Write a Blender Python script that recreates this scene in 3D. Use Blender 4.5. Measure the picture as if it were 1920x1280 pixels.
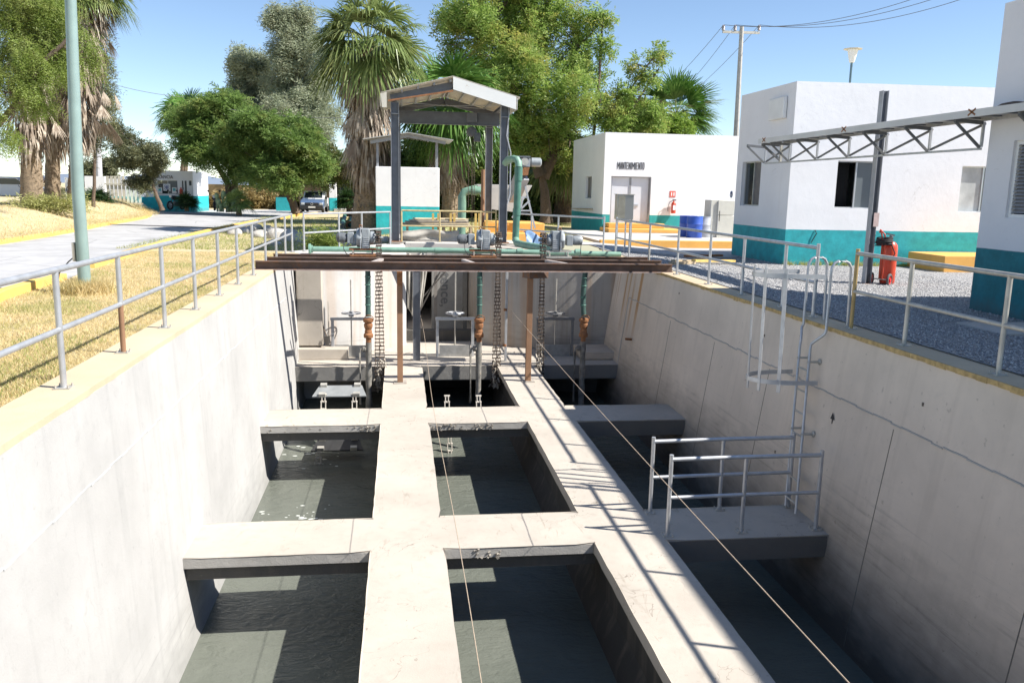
import bpy, bmesh, math, random
import numpy as np
from mathutils import Vector, Matrix
for o in list(bpy.data.objects): bpy.data.objects.remove(o)
SC = bpy.context.scene; COL = SC.collection
random.seed(7); RNG = np.random.default_rng(11)
# ------------------------------------------------------------------ camera
CAMH = 1.72; FPX = 1560.0
_a, _b, _c = math.radians(10.26), math.radians(7.76), math.radians(1.15)
_F = Vector((math.sin(_b)*math.cos(_a), math.cos(_b)*math.cos(_a), -math.sin(_a)))
_r = Vector((math.cos(_b), -math.sin(_b), 0)); _u = _r.cross(_F)
_R = _r*math.cos(_c) + _u*math.sin(_c); _U = -_r*math.sin(_c) + _u*math.cos(_c)
cam = bpy.data.cameras.new('camera'); co = bpy.data.objects.new('camera', cam); COL.objects.link(co)
m = Matrix((_R, _U, -_F)).transposed().to_4x4(); m.translation = (0, 0, CAMH); co.matrix_world = m
cam.sensor_width = 36; cam.lens = FPX/1920*36; cam.clip_end = 3000; cam.clip_start = .05
SC.camera = co
# ------------------------------------------------------------------ light
TO_SUN = Vector((.91, -.33, 1)).normalized()
w = bpy.data.worlds.new('World'); SC.world = w; w.use_nodes = True
nt = w.node_tree; bg = nt.nodes['Background']; sky = nt.nodes.new('ShaderNodeTexSky')
sky.sky_type = 'NISHITA'; sky.sun_disc = False; sky.sun_elevation = math.asin(TO_SUN.z)
sky.sun_rotation = math.atan2(TO_SUN.x, TO_SUN.y); sky.air_density = .8; sky.dust_density = .0; sky.ozone_density = 1.7; sky.altitude = 300
nt.links.new(sky.outputs[0], bg.inputs[0]); bg.inputs[1].default_value = .095
sl = bpy.data.lights.new('sun', 'SUN'); sl.energy = 5.0; sl.angle = math.radians(.53); sl.color = (1, .955, .89)
so = bpy.data.objects.new('sun', sl); COL.objects.link(so); so.rotation_euler = TO_SUN.to_track_quat('Z', 'Y').to_euler()
SC.view_settings.view_transform = 'Standard'; SC.view_settings.look = 'None'; SC.view_settings.gamma = 1; SC.view_settings.exposure = .94
SC.cycles.max_bounces = 8; SC.cycles.diffuse_bounces = 4; SC.cycles.transparent_max_bounces = 12
# ------------------------------------------------------------------ surveying: where a sight line meets a plane or the ground
def ray(x, y): return _R*(x-960) - _U*(y-640) + _F*FPX
def PY(x, y, Y): d = ray(x, y); return d*(Y/d.y) + Vector((0, 0, CAMH))
def PX(x, y, X): d = ray(x, y); return d*(X/d.x) + Vector((0, 0, CAMH))
def PZ(x, y, Z): d = ray(x, y); return d*((Z-CAMH)/d.z) + Vector((0, 0, CAMH))
def sm(t): t = max(0., min(1., t)); return t*t*(3-2*t)
def gz(X, Y=0):
    if X < 3: return -.35*(1-sm((X+3)/6))
    if X < 6.2: return 0.
    return -.17*sm((X-6.2)/3)
def G(x, y):
    z = 0
    for _ in range(12):
        p = PZ(x, y, z); z = .5*z + .5*gz(p.x, p.y)
    return p
def px2m(npx, Y): return npx*Y/FPX
# ------------------------------------------------------------------ materials
MATS = {}
def newmat(name):
    m = bpy.data.materials.new(name); m.use_nodes = True; return m, m.node_tree, m.node_tree.nodes['Principled BSDF']
def pick(nt, a, b, fac):
    n = nt.nodes.new('ShaderNodeMix'); n.data_type = 'RGBA'
    for s, v in ((0, fac), (6, a), (7, b)):
        if hasattr(v, 'is_linked'): nt.links.new(v, n.inputs[s])
        elif s == 0: n.inputs[0].default_value = v
        else: n.inputs[s].default_value = (*v[:3], 1)
    return n.outputs[2]
def noise(nt, scale, detail=5, vec=None, rough=.55, dist=0):
    n = nt.nodes.new('ShaderNodeTexNoise'); n.inputs['Scale'].default_value = scale; n.inputs['Detail'].default_value = detail
    n.inputs['Roughness'].default_value = rough; n.inputs['Distortion'].default_value = dist
    if vec is not None: nt.links.new(vec, n.inputs['Vector'])
    return n.outputs[0]
def ramp(nt, fac, lo, hi, a=0., b=1.):
    n = nt.nodes.new('ShaderNodeMapRange'); nt.links.new(fac, n.inputs[0])
    n.inputs[1].default_value = lo; n.inputs[2].default_value = hi; n.inputs[3].default_value = a; n.inputs[4].default_value = b
    return n.outputs[0]
def math_(nt, op, a, b=None):
    n = nt.nodes.new('ShaderNodeMath'); n.operation = op
    for i, v in enumerate((a, b)):
        if v is None: continue
        if hasattr(v, 'is_linked'): nt.links.new(v, n.inputs[i])
        else: n.inputs[i].default_value = v
    return n.outputs[0]
def world_pos(nt, scale=(1, 1, 1)):
    g = nt.nodes.new('ShaderNodeNewGeometry'); mp = nt.nodes.new('ShaderNodeMapping'); mp.inputs['Scale'].default_value = scale
    nt.links.new(g.outputs['Position'], mp.inputs[0]); return mp.outputs[0]
def bump(nt, h, strength, dist=.02):
    n = nt.nodes.new('ShaderNodeBump'); n.inputs['Strength'].default_value = strength; n.inputs['Distance'].default_value = dist
    nt.links.new(h, n.inputs['Height']); return n.outputs[0]
def sepz(nt, comp='Z'):
    g = nt.nodes.new('ShaderNodeNewGeometry'); s = nt.nodes.new('ShaderNodeSeparateXYZ'); nt.links.new(g.outputs['Position'], s.inputs[0]); return s.outputs[comp]
def simple(name, col, rough=.6, metal=0, var=.15, nscale=6, rust=0, bumpk=.1, rustcol=(.22, .09, .035)):
    if name in MATS: return MATS[name]
    m, nt, p = newmat(name); pos = world_pos(nt)
    n = noise(nt, nscale, 6, pos); c = pick(nt, [v*(1-var) for v in col], [min(1, v*(1+var)) for v in col], ramp(nt, n, .3, .7))
    if rust:
        n2 = noise(nt, nscale*1.7, 8, pos, .65); lo = .72-.35*rust
        c = pick(nt, c, rustcol, ramp(nt, n2, lo, lo+.09))
    nt.links.new(c, p.inputs['Base Color']); p.inputs['Roughness'].default_value = rough; p.inputs['Metallic'].default_value = metal
    if bumpk: nt.links.new(bump(nt, noise(nt, nscale*12, 4, pos), bumpk, .01), p.inputs['Normal'])
    MATS[name] = m; return m
def concrete(name, col, streak=.25, dirt=.3, rust=0, waterline=None, upfade=None, rough=.9, bk=.35, dirtcol=(.2, .17, .13), xs=5, rusty_y=None, marks=0):
    m, nt, p = newmat(name); pos = world_pos(nt)
    big = noise(nt, .7, 5, pos, .6); mid = noise(nt, 5, 6, pos, .65); fine = noise(nt, 60, 4, pos, .7)
    c = pick(nt, [v*.86 for v in col], [v*1.1 for v in col], ramp(nt, big, .3, .7))
    c = pick(nt, c, [v*.78 for v in col], ramp(nt, mid, .55, .8, 0, dirt))
    st = noise(nt, 1, 5, world_pos(nt, (xs, 5, .28)), .6)
    c = pick(nt, c, dirtcol, ramp(nt, st, .52, .78, 0, streak))
    sp = noise(nt, 14, 3, pos, .5); c = pick(nt, c, dirtcol, ramp(nt, sp, .68, .74, 0, .35))
    if marks:
        n_ = noise(nt, 1.6, 3, pos, .55, 1.8); ab = math_(nt, 'ABSOLUTE', math_(nt, 'SUBTRACT', n_, .5)); msk = ramp(nt, noise(nt, 1.1, 3, pos), .5, .6); c = pick(nt, c, [v*.55 for v in dirtcol], math_(nt, 'MULTIPLY', ramp(nt, ab, .006, .001, 0, marks), msk))
        br = noise(nt, 1, 4, world_pos(nt, (9, 2.2, 1)), .6, 1.2); c = pick(nt, c, dirtcol, math_(nt, 'MULTIPLY', ramp(nt, br, .58, .66, 0, marks*.7), ramp(nt, noise(nt, .9, 2, pos), .52, .62)))
    if rust:
        st2 = noise(nt, 1, 3, world_pos(nt, (0 if xs == 0 else 2.3, 3.3, .1)), .5); k_ = ramp(nt, st2, .5, .6, 0, rust)
        if rusty_y: k_ = math_(nt, 'MULTIPLY', math_(nt, 'MULTIPLY', k_, ramp(nt, sepz(nt, 'Y'), rusty_y-.5, rusty_y)), ramp(nt, sepz(nt), -1.9, -.9))
        c = pick(nt, c, (.42, .21, .06), k_)
    if waterline:
        z0, z1, wc, wk = waterline
        wob = math_(nt, 'MULTIPLY', math_(nt, 'SUBTRACT', noise(nt, 1, 5, world_pos(nt, (2, 2, 6))), .5), .9)
        zz = math_(nt, 'ADD', sepz(nt), wob); c = pick(nt, c, wc, ramp(nt, zz, z1, z0, 0, wk))
        ln = noise(nt, 1, 6, world_pos(nt, (0, .5, 16)), .7); c = pick(nt, c, [v*.6 for v in wc], math_(nt, 'MULTIPLY', ramp(nt, ln, .55, .68, 0, .3), ramp(nt, sepz(nt), z1+.5, z1-.1)))
    nt.links.new(c, p.inputs['Base Color']); p.inputs['Roughness'].default_value = rough
    h = math_(nt, 'ADD', math_(nt, 'MULTIPLY', mid, .6), math_(nt, 'MULTIPLY', fine, .25))
    nt.links.new(bump(nt, h, bk, .02), p.inputs['Normal']); MATS[name] = m; return m
def painted_wall(name, white, band, zband):
    m, nt, p = newmat(name); pos = world_pos(nt)
    n = noise(nt, 1.1, 6, pos, .6); st = noise(nt, 1, 5, world_pos(nt, (4, 4, .25)), .6)
    wcol = pick(nt, [v*.95 for v in white], white, ramp(nt, n, .35, .65)); wcol = pick(nt, wcol, (.5, .47, .42), ramp(nt, st, .62, .82, 0, .22))
    n2 = noise(nt, 4, 8, pos, .7); bcol = pick(nt, [v*.85 for v in band], [v*1.25 for v in band], ramp(nt, n2, .35, .7))
    bcol = pick(nt, bcol, (.25, .42, .42), ramp(nt, noise(nt, 9, 8, pos, .75), .63, .7, 0, .5))
    zz = sepz(nt); low = ramp(nt, math_(nt, 'ADD', zz, math_(nt, 'MULTIPLY', n2, .35)), zband-.62, zband-.85, 0, .35)
    bcol = pick(nt, bcol, (.12, .1, .08), low)
    cr_ = noise(nt, 1.1, 4, pos, .6, 1.0); ab = math_(nt, 'ABSOLUTE', math_(nt, 'SUBTRACT', cr_, .5)); wcol = pick(nt, wcol, (.42, .41, .39), math_(nt, 'MULTIPLY', ramp(nt, ab, .004, .001, 0, .35), ramp(nt, noise(nt, .8, 3, pos), .5, .62)))
    wcol = pick(nt, wcol, (.55, .54, .51), ramp(nt, noise(nt, 7, 6, pos, .7), .62, .72, 0, .3))
    edge = math_(nt, 'ADD', zz, math_(nt, 'MULTIPLY', noise(nt, 3, 3, pos), .02))
    c = pick(nt, bcol, wcol, ramp(nt, edge, zband+.005, zband+.018))
    nt.links.new(c, p.inputs['Base Color']); p.inputs['Roughness'].default_value = .75
    h = math_(nt, 'ADD', noise(nt, 5, 6, pos), math_(nt, 'MULTIPLY', noise(nt, 70, 3, pos), .3))
    nt.links.new(bump(nt, h, .25, .02), p.inputs['Normal']); MATS[name] = m; return m
def leafmat(name, c1, c2, c3=None, trans=.3, rough=.5):
    m, nt, p = newmat(name); g = nt.nodes.new('ShaderNodeNewGeometry'); rnd = g.outputs['Random Per Island']
    c = pick(nt, c1, c2, ramp(nt, rnd, .1, .9)); pos = world_pos(nt)
    if c3: c = pick(nt, c, c3, ramp(nt, noise(nt, .9, 3, pos), .52, .68, 0, .8))
    nt.links.new(c, p.inputs['Base Color']); p.inputs['Roughness'].default_value = rough; p.inputs['Specular IOR Level'].default_value = .35
    t = nt.nodes.new('ShaderNodeBsdfTranslucent'); nt.links.new(c, t.inputs[0]); mx = nt.nodes.new('ShaderNodeMixShader'); mx.inputs[0].default_value = trans
    nt.links.new(p.outputs[0], mx.inputs[1]); nt.links.new(t.outputs[0], mx.inputs[2]); nt.links.new(mx.outputs[0], nt.nodes['Material Output'].inputs[0])
    MATS[name] = m; return m
def glassmat(name, col=(.03, .04, .045), rough=.04):
    m, nt, p = newmat(name); p.inputs['Base Color'].default_value = (*col, 1); p.inputs['Roughness'].default_value = rough; p.inputs['Specular IOR Level'].default_value = .6
    pos = world_pos(nt); nt.links.new(bump(nt, noise(nt, 1.5, 2, pos), .02, .02), p.inputs['Normal']); MATS[name] = m; return m

galv = simple('galvanised', (.50, .51, .52), .42, .55, .12, 9, 0, .05)
galvold = simple('galvanised_old', (.47, .45, .40), .5, .4, .18, 7, .22, .1, (.3, .2, .1))
steelgrey = simple('painted_steel_grey', (.13, .14, .16), .5, .2, .15, 5, .1, .08)
steelpale = simple('painted_steel_pale', (.33, .34, .36), .5, .2, .12, 5, .12, .08)
rustbeam = simple('rust_brown_steel', (.13, .085, .065), .7, .2, .3, 4, .45, .2, (.2, .085, .035))
rusty = simple('rust_orange', (.27, .12, .05), .85, 0, .3, 14, .3, .5, (.13, .05, .025))
rustpost = simple('rust_post', (.26, .145, .08), .8, 0, .15, 3, .12, .15, (.16, .07, .03))
greenpipe = simple('green_pipe', (.17, .30, .23), .5, 0, .14, 6, .06, .08, (.35, .38, .3))
hosegreen = simple('hose_green', (.035, .08, .068), .6, 0, .2, 6, .2, .1, (.16, .12, .08)); darkgreenpipe = simple('dark_green_pipe', (.065, .17, .13), .5, 0, .2, 6, .12, .1, (.25, .16, .1))
sludge = simple('sludge_pipe', (.2, .19, .17), .9, 0, .4, 9, .4, .7, (.33, .27, .2))
motorgrey = simple('motor_grey', (.30, .325, .335), .45, .1, .12, 9, .25, .1, (.28, .13, .06))
motordark = simple('motor_dark', (.10, .11, .12), .6, .1, .3, 9, .3, .1, (.25, .13, .07))
chainmat = simple('chain_rust', (.10, .075, .058), .85, .2, .4, 25, .3, .3, (.3, .24, .18))
blackmat = simple('black_rubber', (.02, .02, .022), .7, 0, .2)
white = simple('white_paint', (.78, .78, .76), .5, 0, .04, 4, 0, .03)
cream = simple('cream_sheet', (.56, .53, .45), .5, .1, .08, 4, .05, .05)
redmat = simple('red_paint', (.55, .06, .025), .35, 0, .08, 4, 0, .03)
redbright = simple('red_plastic', (.65, .03, .03), .4, 0, .05)
yellowp = concrete('yellow_paint_concrete', (.70, .45, .12), .15, .35, 0, None, None, .8, .3, (.35, .3, .22))
capmat = concrete('yellowed_cap', (.54, .43, .29), .1, .45, 0, None, None, .9, .4, (.3, .26, .2))
orangep = concrete('orange_paint_concrete', (.72, .38, .09), .15, .3, 0, None, None, .8, .3, (.4, .3, .2))
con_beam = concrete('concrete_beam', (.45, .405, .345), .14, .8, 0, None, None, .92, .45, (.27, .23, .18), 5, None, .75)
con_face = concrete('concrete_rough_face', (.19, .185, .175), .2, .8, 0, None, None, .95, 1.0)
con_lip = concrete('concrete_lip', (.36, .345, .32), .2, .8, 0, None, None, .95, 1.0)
con_under = concrete('concrete_rough_side', (.085, .08, .072), .3, .7, 0, None, None, .95, 1.0)  # stained sides; the shadow below the slabs is darkened into the colour too
con_left = concrete('concrete_left_wall', (.43, .422, .405), .45, .6, 0, (-3.7, -2.9, (.22, .22, .21), .75), None, .92, .4, (.27, .27, .26), 0, None, .15)
con_right = concrete('concrete_right_wall', (.66, .56, .45), .2, .4, .85, (-3.5, -1.9, (.09, .075, .06), .95), None, .9, .35, (.23, .18, .13), 0, 19.2)
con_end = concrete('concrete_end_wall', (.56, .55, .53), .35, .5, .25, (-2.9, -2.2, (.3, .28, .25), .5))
con_dark = concrete('concrete_wet_shade', (.05, .047, .043), .4, .6)  # wet concrete, with the shade under the deck deepened in its colour
con_pave = concrete('pavement_concrete', (.5, .47, .43), .05, .4)
wood = simple('old_wood', (.42, .32, .2), .8, 0, .25, 8, .1, .3, (.2, .14, .08))
yellowwood = simple('yellow_timber', (.58, .40, .12), .7, 0, .2, 5, .2, .2, (.3, .2, .1))
cloth = simple('grey_tarpaulin', (.38, .36, .32), .8, 0, .2, 3, 0, .1)
bark = simple('bark', (.13, .095, .07), .95, 0, .35, 14, .2, .8, (.2, .17, .13))
barkpale = simple('bark_pale', (.3, .26, .2), .95, 0, .35, 10, .2, .8, (.16, .12, .09))
palmbark = simple('palm_bark', (.24, .18, .12), .95, 0, .4, 12, .2, .9, (.38, .33, .25))
skirtm = leafmat('dead_palm_leaf', (.26, .20, .15), (.52, .45, .36), (.22, .17, .13), .2, .8)
glass = glassmat('window_glass'); glass2 = glassmat('window_glass_hazy', (.14, .16, .17), .2)
alu = simple('aluminium', (.55, .56, .57), .35, .7, .05, 4, 0, .02)
interior = simple('dark_interior', (.012, .012, .013), .9)
teal = (.02, .33, .36)
wallmat = painted_wall('white_wall_teal_band', (.79, .79, .80), teal, .9)
WBAND = .9

# ------------------------------------------------------------------ mesh helpers
class MB:
    def __init__(s): s.v = []; s.f = []
    def add(s, vs, fs):
        n = len(s.v); s.v += [tuple(v) for v in vs]; s.f += [tuple(i+n for i in f) for f in fs]; return s
    def box(s, c, d, ax=None):
        X, Y, Z = ax if ax else (Vector((1, 0, 0)), Vector((0, 1, 0)), Vector((0, 0, 1)))
        c = Vector(c); h = [v/2 for v in d]
        vs = [c + X*(h[0]*a) + Y*(h[1]*b) + Z*(h[2]*e) for a in (-1, 1) for b in (-1, 1) for e in (-1, 1)]
        return s.add(vs, [(0, 1, 3, 2), (4, 6, 7, 5), (0, 4, 5, 1), (2, 3, 7, 6), (0, 2, 6, 4), (1, 5, 7, 3)])
    def bb(s, x0, x1, y0, y1, z0, z1): return s.box(((x0+x1)/2, (y0+y1)/2, (z0+z1)/2), (abs(x1-x0), abs(y1-y0), abs(z1-z0)))
    def bar(s, p, q, w, h=None, up=(0, 0, 1)):
        p = Vector(p); q = Vector(q); Y = (q-p); L = Y.length; Y.normalize(); upv = Vector(up)
        if abs(Y.dot(upv)) > .99: upv = Vector((0, 1, 0))
        X = Y.cross(upv).normalized(); Z = X.cross(Y).normalized()
        return s.box((p+q)/2, (w, L, h or w), (X, Y, Z))
    def tube(s, pts, r, n=10, cap=True):
        pts = [Vector(p) for p in pts]; rs = r if isinstance(r, (list, tuple)) else [r]*len(pts)
        rings = []; ref = None
        for i, p in enumerate(pts):
            t = (pts[min(i+1, len(pts)-1)] - pts[max(i-1, 0)]); t.normalize()
            if ref is None: ref = Vector((0, 0, 1)) if abs(t.z) < .9 else Vector((1, 0, 0))
            X = t.cross(ref); 
            if X.length < 1e-4: X = t.orthogonal()
            X.normalize(); Y = t.cross(X).normalized(); ref = X.cross(t) if False else ref
            rings.append([p + (X*math.cos(k*2*math.pi/n) + Y*math.sin(k*2*math.pi/n))*rs[i] for k in range(n)])
        vs = [v for r_ in rings for v in r_]; fs = []
        for i in range(len(pts)-1):
            for k in range(n):
                a = i*n+k; b = i*n+(k+1) % n; fs.append((a, b, b+n, a+n))
        if cap: fs.append(tuple(range(n-1, -1, -1))); fs.append(tuple(range((len(pts)-1)*n, len(pts)*n)))
        return s.add(vs, fs)
    def lathe(s, prof, c=(0, 0, 0), n=20, ax=(0, 0, 1)):
        c = Vector(c); A = Vector(ax).normalized(); X = A.orthogonal().normalized(); Y = A.cross(X)
        vs = []
        for r, z in prof:
            for k in range(n): vs.append(c + A*z + (X*math.cos(k*2*math.pi/n) + Y*math.sin(k*2*math.pi/n))*max(r, 1e-4))
        fs = []
        for i in range(len(prof)-1):
            for k in range(n):
                a = i*n+k; b = i*n+(k+1) % n; fs.append((a, b, b+n, a+n))
        fs.append(tuple(range(n-1, -1, -1))); fs.append(tuple(range((len(prof)-1)*n, len(prof)*n)))
        return s.add(vs, fs)
    def torus(s, c, R, r, ax=(0, 0, 1), n=28, m=8):
        c = Vector(c); A = Vector(ax).normalized(); X = A.orthogonal().normalized(); Y = A.cross(X); vs = []; fs = []
        for i in range(n):
            t = i*2*math.pi/n; d = X*math.cos(t)+Y*math.sin(t)
            for j in range(m):
                u = j*2*math.pi/m; vs.append(c + d*(R+r*math.cos(u)) + A*(r*math.sin(u)))
        for i in range(n):
            for j in range(m): fs.append((i*m+j, ((i+1) % n)*m+j, ((i+1) % n)*m+(j+1) % m, i*m+(j+1) % m))
        return s.add(vs, fs)
    def prism(s, poly, z0, z1):
        n = len(poly); vs = [(p[0], p[1], z0) for p in poly] + [(p[0], p[1], z1) for p in poly]
        fs = [tuple(range(n-1, -1, -1)), tuple(range(n, 2*n))] + [(i, (i+1) % n, (i+1) % n+n, i+n) for i in range(n)]
        return s.add(vs, fs)
    def extr(s, poly, vec):   # polygon of 3-D points pushed along vec
        n = len(poly); vec = Vector(vec); vs = [Vector(p) for p in poly]; vs += [p+vec for p in vs]
        fs = [tuple(range(n-1, -1, -1)), tuple(range(n, 2*n))] + [(i, (i+1) % n, (i+1) % n+n, i+n) for i in range(n)]
        return s.add(vs, fs)
    def ibeam(s, p, q, w, h, t=.015):   # I section, flanges horizontal
        p = Vector(p); q = Vector(q); up = Vector((0, 0, 1))
        s.bar(p+up*(h/2-t/2), q+up*(h/2-t/2), w, t); s.bar(p-up*(h/2-t/2), q-up*(h/2-t/2), w, t); return s.bar(p, q, t, h-2*t-.002)
    def build(s, name, mat, parent=None, bevel=0, smooth=True, local=False):
        me = bpy.data.meshes.new(name); off = Vector((0, 0, 0))
        if parent is not None and not local:
            p = parent
            while p is not None: off += p.location; p = p.parent
        me.from_pydata([tuple(Vector(v)-off) for v in s.v], [], s.f); 
        bm = bmesh.new(); bm.from_mesh(me); bmesh.ops.recalc_face_normals(bm, faces=bm.faces); bm.to_mesh(me); bm.free()
        me.materials.append(mat); o = bpy.data.objects.new(name, me); COL.objects.link(o)
        if parent is not None: o.parent = parent
        if smooth:
            me.shade_smooth(); 
            try: me.set_sharp_from_angle(angle=math.radians(35))
            except Exception: pass
        if bevel:
            b = o.modifiers.new('bevel', 'BEVEL'); b.width = bevel; b.segments = 2; b.limit_method = 'ANGLE'; b.angle_limit = math.radians(40)
        return o
def tag(o, label=None, cat=None, group=None, kind=None):
    if label: o['label'] = label
    if cat: o['category'] = cat
    if group: o['group'] = group
    if kind: o['kind'] = kind
    return o
def thing(name, label, cat, loc=(0, 0, 0), group=None):
    o = bpy.data.objects.new(name, None); COL.objects.link(o); o.location = loc; o.empty_display_size = .2
    return tag(o, label, cat, group)
KIDS = {}
def copy_tree(o, parent=None, loc=None, rotz=None, scale=None, label=None):
    c = o.copy(); COL.objects.link(c); c.parent = parent
    if loc is not None: c.location = loc
    if rotz is not None: c.rotation_euler = (0, 0, rotz)
    if scale is not None: c.scale = scale if isinstance(scale, tuple) else (scale,)*3
    if label: c['label'] = label
    for ch in [x for x in bpy.data.objects if x.parent == o and x != c]: copy_tree(ch, c)
    return c
def npmesh(name, verts, faces_n, mat, parent=None, smooth=False):   # verts (N,4 or 3,3): one face each
    verts = np.asarray(verts, dtype=np.float32); N, k, _ = verts.shape
    off = Vector((0, 0, 0)); p = parent
    while p is not None: off += p.location; p = p.parent
    verts = verts - np.array(off, dtype=np.float32)
    me = bpy.data.meshes.new(name); me.vertices.add(N*k); me.vertices.foreach_set('co', verts.reshape(-1))
    me.loops.add(N*k); me.loops.foreach_set('vertex_index', np.arange(N*k, dtype=np.int32))
    me.polygons.add(N); me.polygons.foreach_set('loop_start', np.arange(0, N*k, k, dtype=np.int32)); me.polygons.foreach_set('loop_total', np.full(N, k, dtype=np.int32))
    me.update(calc_edges=True); me.materials.append(mat); o = bpy.data.objects.new(name, me); COL.objects.link(o)
    if parent is not None: o.parent = parent
    return o
def textmesh(txt, size, extr, mat, name, M, parent, cx=.5, widen=1.0, bold=0):
    cu = bpy.data.curves.new('txt', 'FONT'); cu.body = txt; cu.size = size; cu.extrude = extr; cu.align_x = 'CENTER'; cu.align_y = 'CENTER'; cu.offset = bold; cu.resolution_u = 3
    to = bpy.data.objects.new('txt', cu); COL.objects.link(to); me = bpy.data.meshes.new_from_object(to); bpy.data.objects.remove(to)
    off = Vector((0, 0, 0)); p = parent
    while p is not None: off += p.location; p = p.parent
    for v in me.vertices: v.co = (M @ Vector((v.co.x*widen, v.co.y, v.co.z))) - off
    me.name = name; me.materials.clear(); me.materials.append(mat); o = bpy.data.objects.new(name, me); COL.objects.link(o); o.parent = parent; return o
def frame_mat(o, xdir, zup=(0, 0, 1)):   # text plane: x along xdir, y up, facing out
    X = Vector(xdir).normalized(); Y = Vector(zup); Z = X.cross(Y).normalized(); M = Matrix((X, Y, Z)).transposed().to_4x4(); M.translation = Vector(o); return M
# ================================================================== SETTING
def ground_material():
    m, nt, p = newmat('dry_ground'); pos = world_pos(nt)
    a = noise(nt, .25, 6, pos, .6); b = noise(nt, 3, 8, pos, .7); c2 = noise(nt, 30, 4, pos, .7)
    c = pick(nt, (.48, .38, .22), (.58, .48, .30), ramp(nt, b, .35, .65)); c = pick(nt, c, (.24, .25, .08), ramp(nt, a, .5, .66, 0, .6))
    c = pick(nt, c, (.22, .17, .1), ramp(nt, c2, .55, .75, 0, .4)); nt.links.new(c, p.inputs['Base Color']); p.inputs['Roughness'].default_value = .95
    nt.links.new(bump(nt, c2, .6, .04), p.inputs['Normal']); return m
GM = ground_material()
TX0, TX1, TY1 = -3.05, 6.15, 27.0
def sheet(name, xs, ys, mat, hole=None, zf=gz, dz=0):
    mb = MB(); idx = {}
    for i, x in enumerate(xs):
        for j, y in enumerate(ys): idx[i, j] = len(mb.v); mb.v.append((x, y, zf(x, y)+dz))
    for i in range(len(xs)-1):
        for j in range(len(ys)-1):
            cx, cy = (xs[i]+xs[i+1])/2, (ys[j]+ys[j+1])/2
            if hole and hole[0] < cx < hole[1] and hole[2] < cy < hole[3]: continue
            mb.f.append((idx[i, j], idx[i+1, j], idx[i+1, j+1], idx[i, j+1]))
    return tag(mb.build(name, mat), kind='structure')
xs = [-1500, -400, -120, -60, -30, -15, -9, -6, -4.5, TX0]
xs += [TX0+(TX1-TX0)*k/14 for k in range(1, 14)] + [TX1, 6.6, 7, 7.5, 8, 8.5, 9, 9.5, 10, 12, 16, 25, 50, 120, 400, 1500]
ys = [-60, -20, -3, 5, 12, 18, 22.7, TY1, 30, 35, 45, 60, 80, 120, 200, 400, 900, 2500]
sheet('ground', xs, ys, GM, (TX0, TX1, -3, TY1))
# gravel: sheet and loose stones
def gravel_material():
    m, nt, p = newmat('gravel'); pos = world_pos(nt); v = nt.nodes.new('ShaderNodeTexVoronoi'); v.inputs['Scale'].default_value = 38; nt.links.new(pos, v.inputs['Vector'])
    s = nt.nodes.new('ShaderNodeSeparateColor'); nt.links.new(v.outputs['Color'], s.inputs[0])
    c = pick(nt, (.14, .14, .145), (.52, .51, .50), s.outputs[0]); c = pick(nt, c, (.30, .27, .23), ramp(nt, noise(nt, 1.2, 4, pos), .5, .7, 0, .35))
    nt.links.new(c, p.inputs['Base Color']); p.inputs['Roughness'].default_value = .9; nt.links.new(bump(nt, v.outputs['Distance'], 1.0, .03), p.inputs['Normal']); return m
GV = gravel_material()
gx = [TX1, 6.6, 7, 7.5, 8, 8.5, 9, 9.5, 10, 12, 16, 22]; gy = [2, 6, 10, 14, 18, 22, 25.6]
sheet('gravel', gx, gy, GV, dz=.012)
def stones(n, x0, x1, y0, y1, r0, r1, mat, name, lab, z0=.012):
    o = RNG; d = np.array([[1, 0, 0], [0, 1, 0], [-1, 0, 0], [0, -1, 0]], float); P = np.stack([o.uniform(x0, x1, n), y0+(y1-y0)*o.uniform(0, 1, n)**1.5, np.zeros(n)], 1)
    P[:, 2] = np.array([gz(x, y) for x, y in P[:, :2]])+z0
    r = o.uniform(r0, r1, n)**1; th = o.uniform(0, 6.28, n); q = []
    ring = []
    for k in range(4):
        a = th+k*math.pi/2+o.uniform(-.3, .3, n); rr = r*o.uniform(.6, 1.2, n); ring.append(P+np.stack([np.cos(a)*rr, np.sin(a)*rr, r*o.uniform(0, .5, n)], 1))
    top = P+np.stack([o.uniform(-.3, .3, n)*r, o.uniform(-.3, .3, n)*r, r*o.uniform(.6, 1.1, n)], 1)
    T = np.concatenate([np.stack([ring[k], ring[(k+1) % 4], top], 1) for k in range(4)])
    ob = npmesh(name, T, 3, mat); tag(ob, lab, 'gravel', kind='stuff')
gsm, nt, p = newmat('gravel_stone'); g_ = nt.nodes.new('ShaderNodeNewGeometry')
nt.links.new(pick(nt, (.16, .16, .17), (.56, .55, .53), g_.outputs['Random Per Island']), p.inputs['Base Color']); p.inputs['Roughness'].default_value = .85
stones(42000, 6.17, 13, 6.3, 24, .009, .024, gsm, 'gravel_stones', 'loose grey gravel stones between the tank wall and the white buildings')
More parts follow.
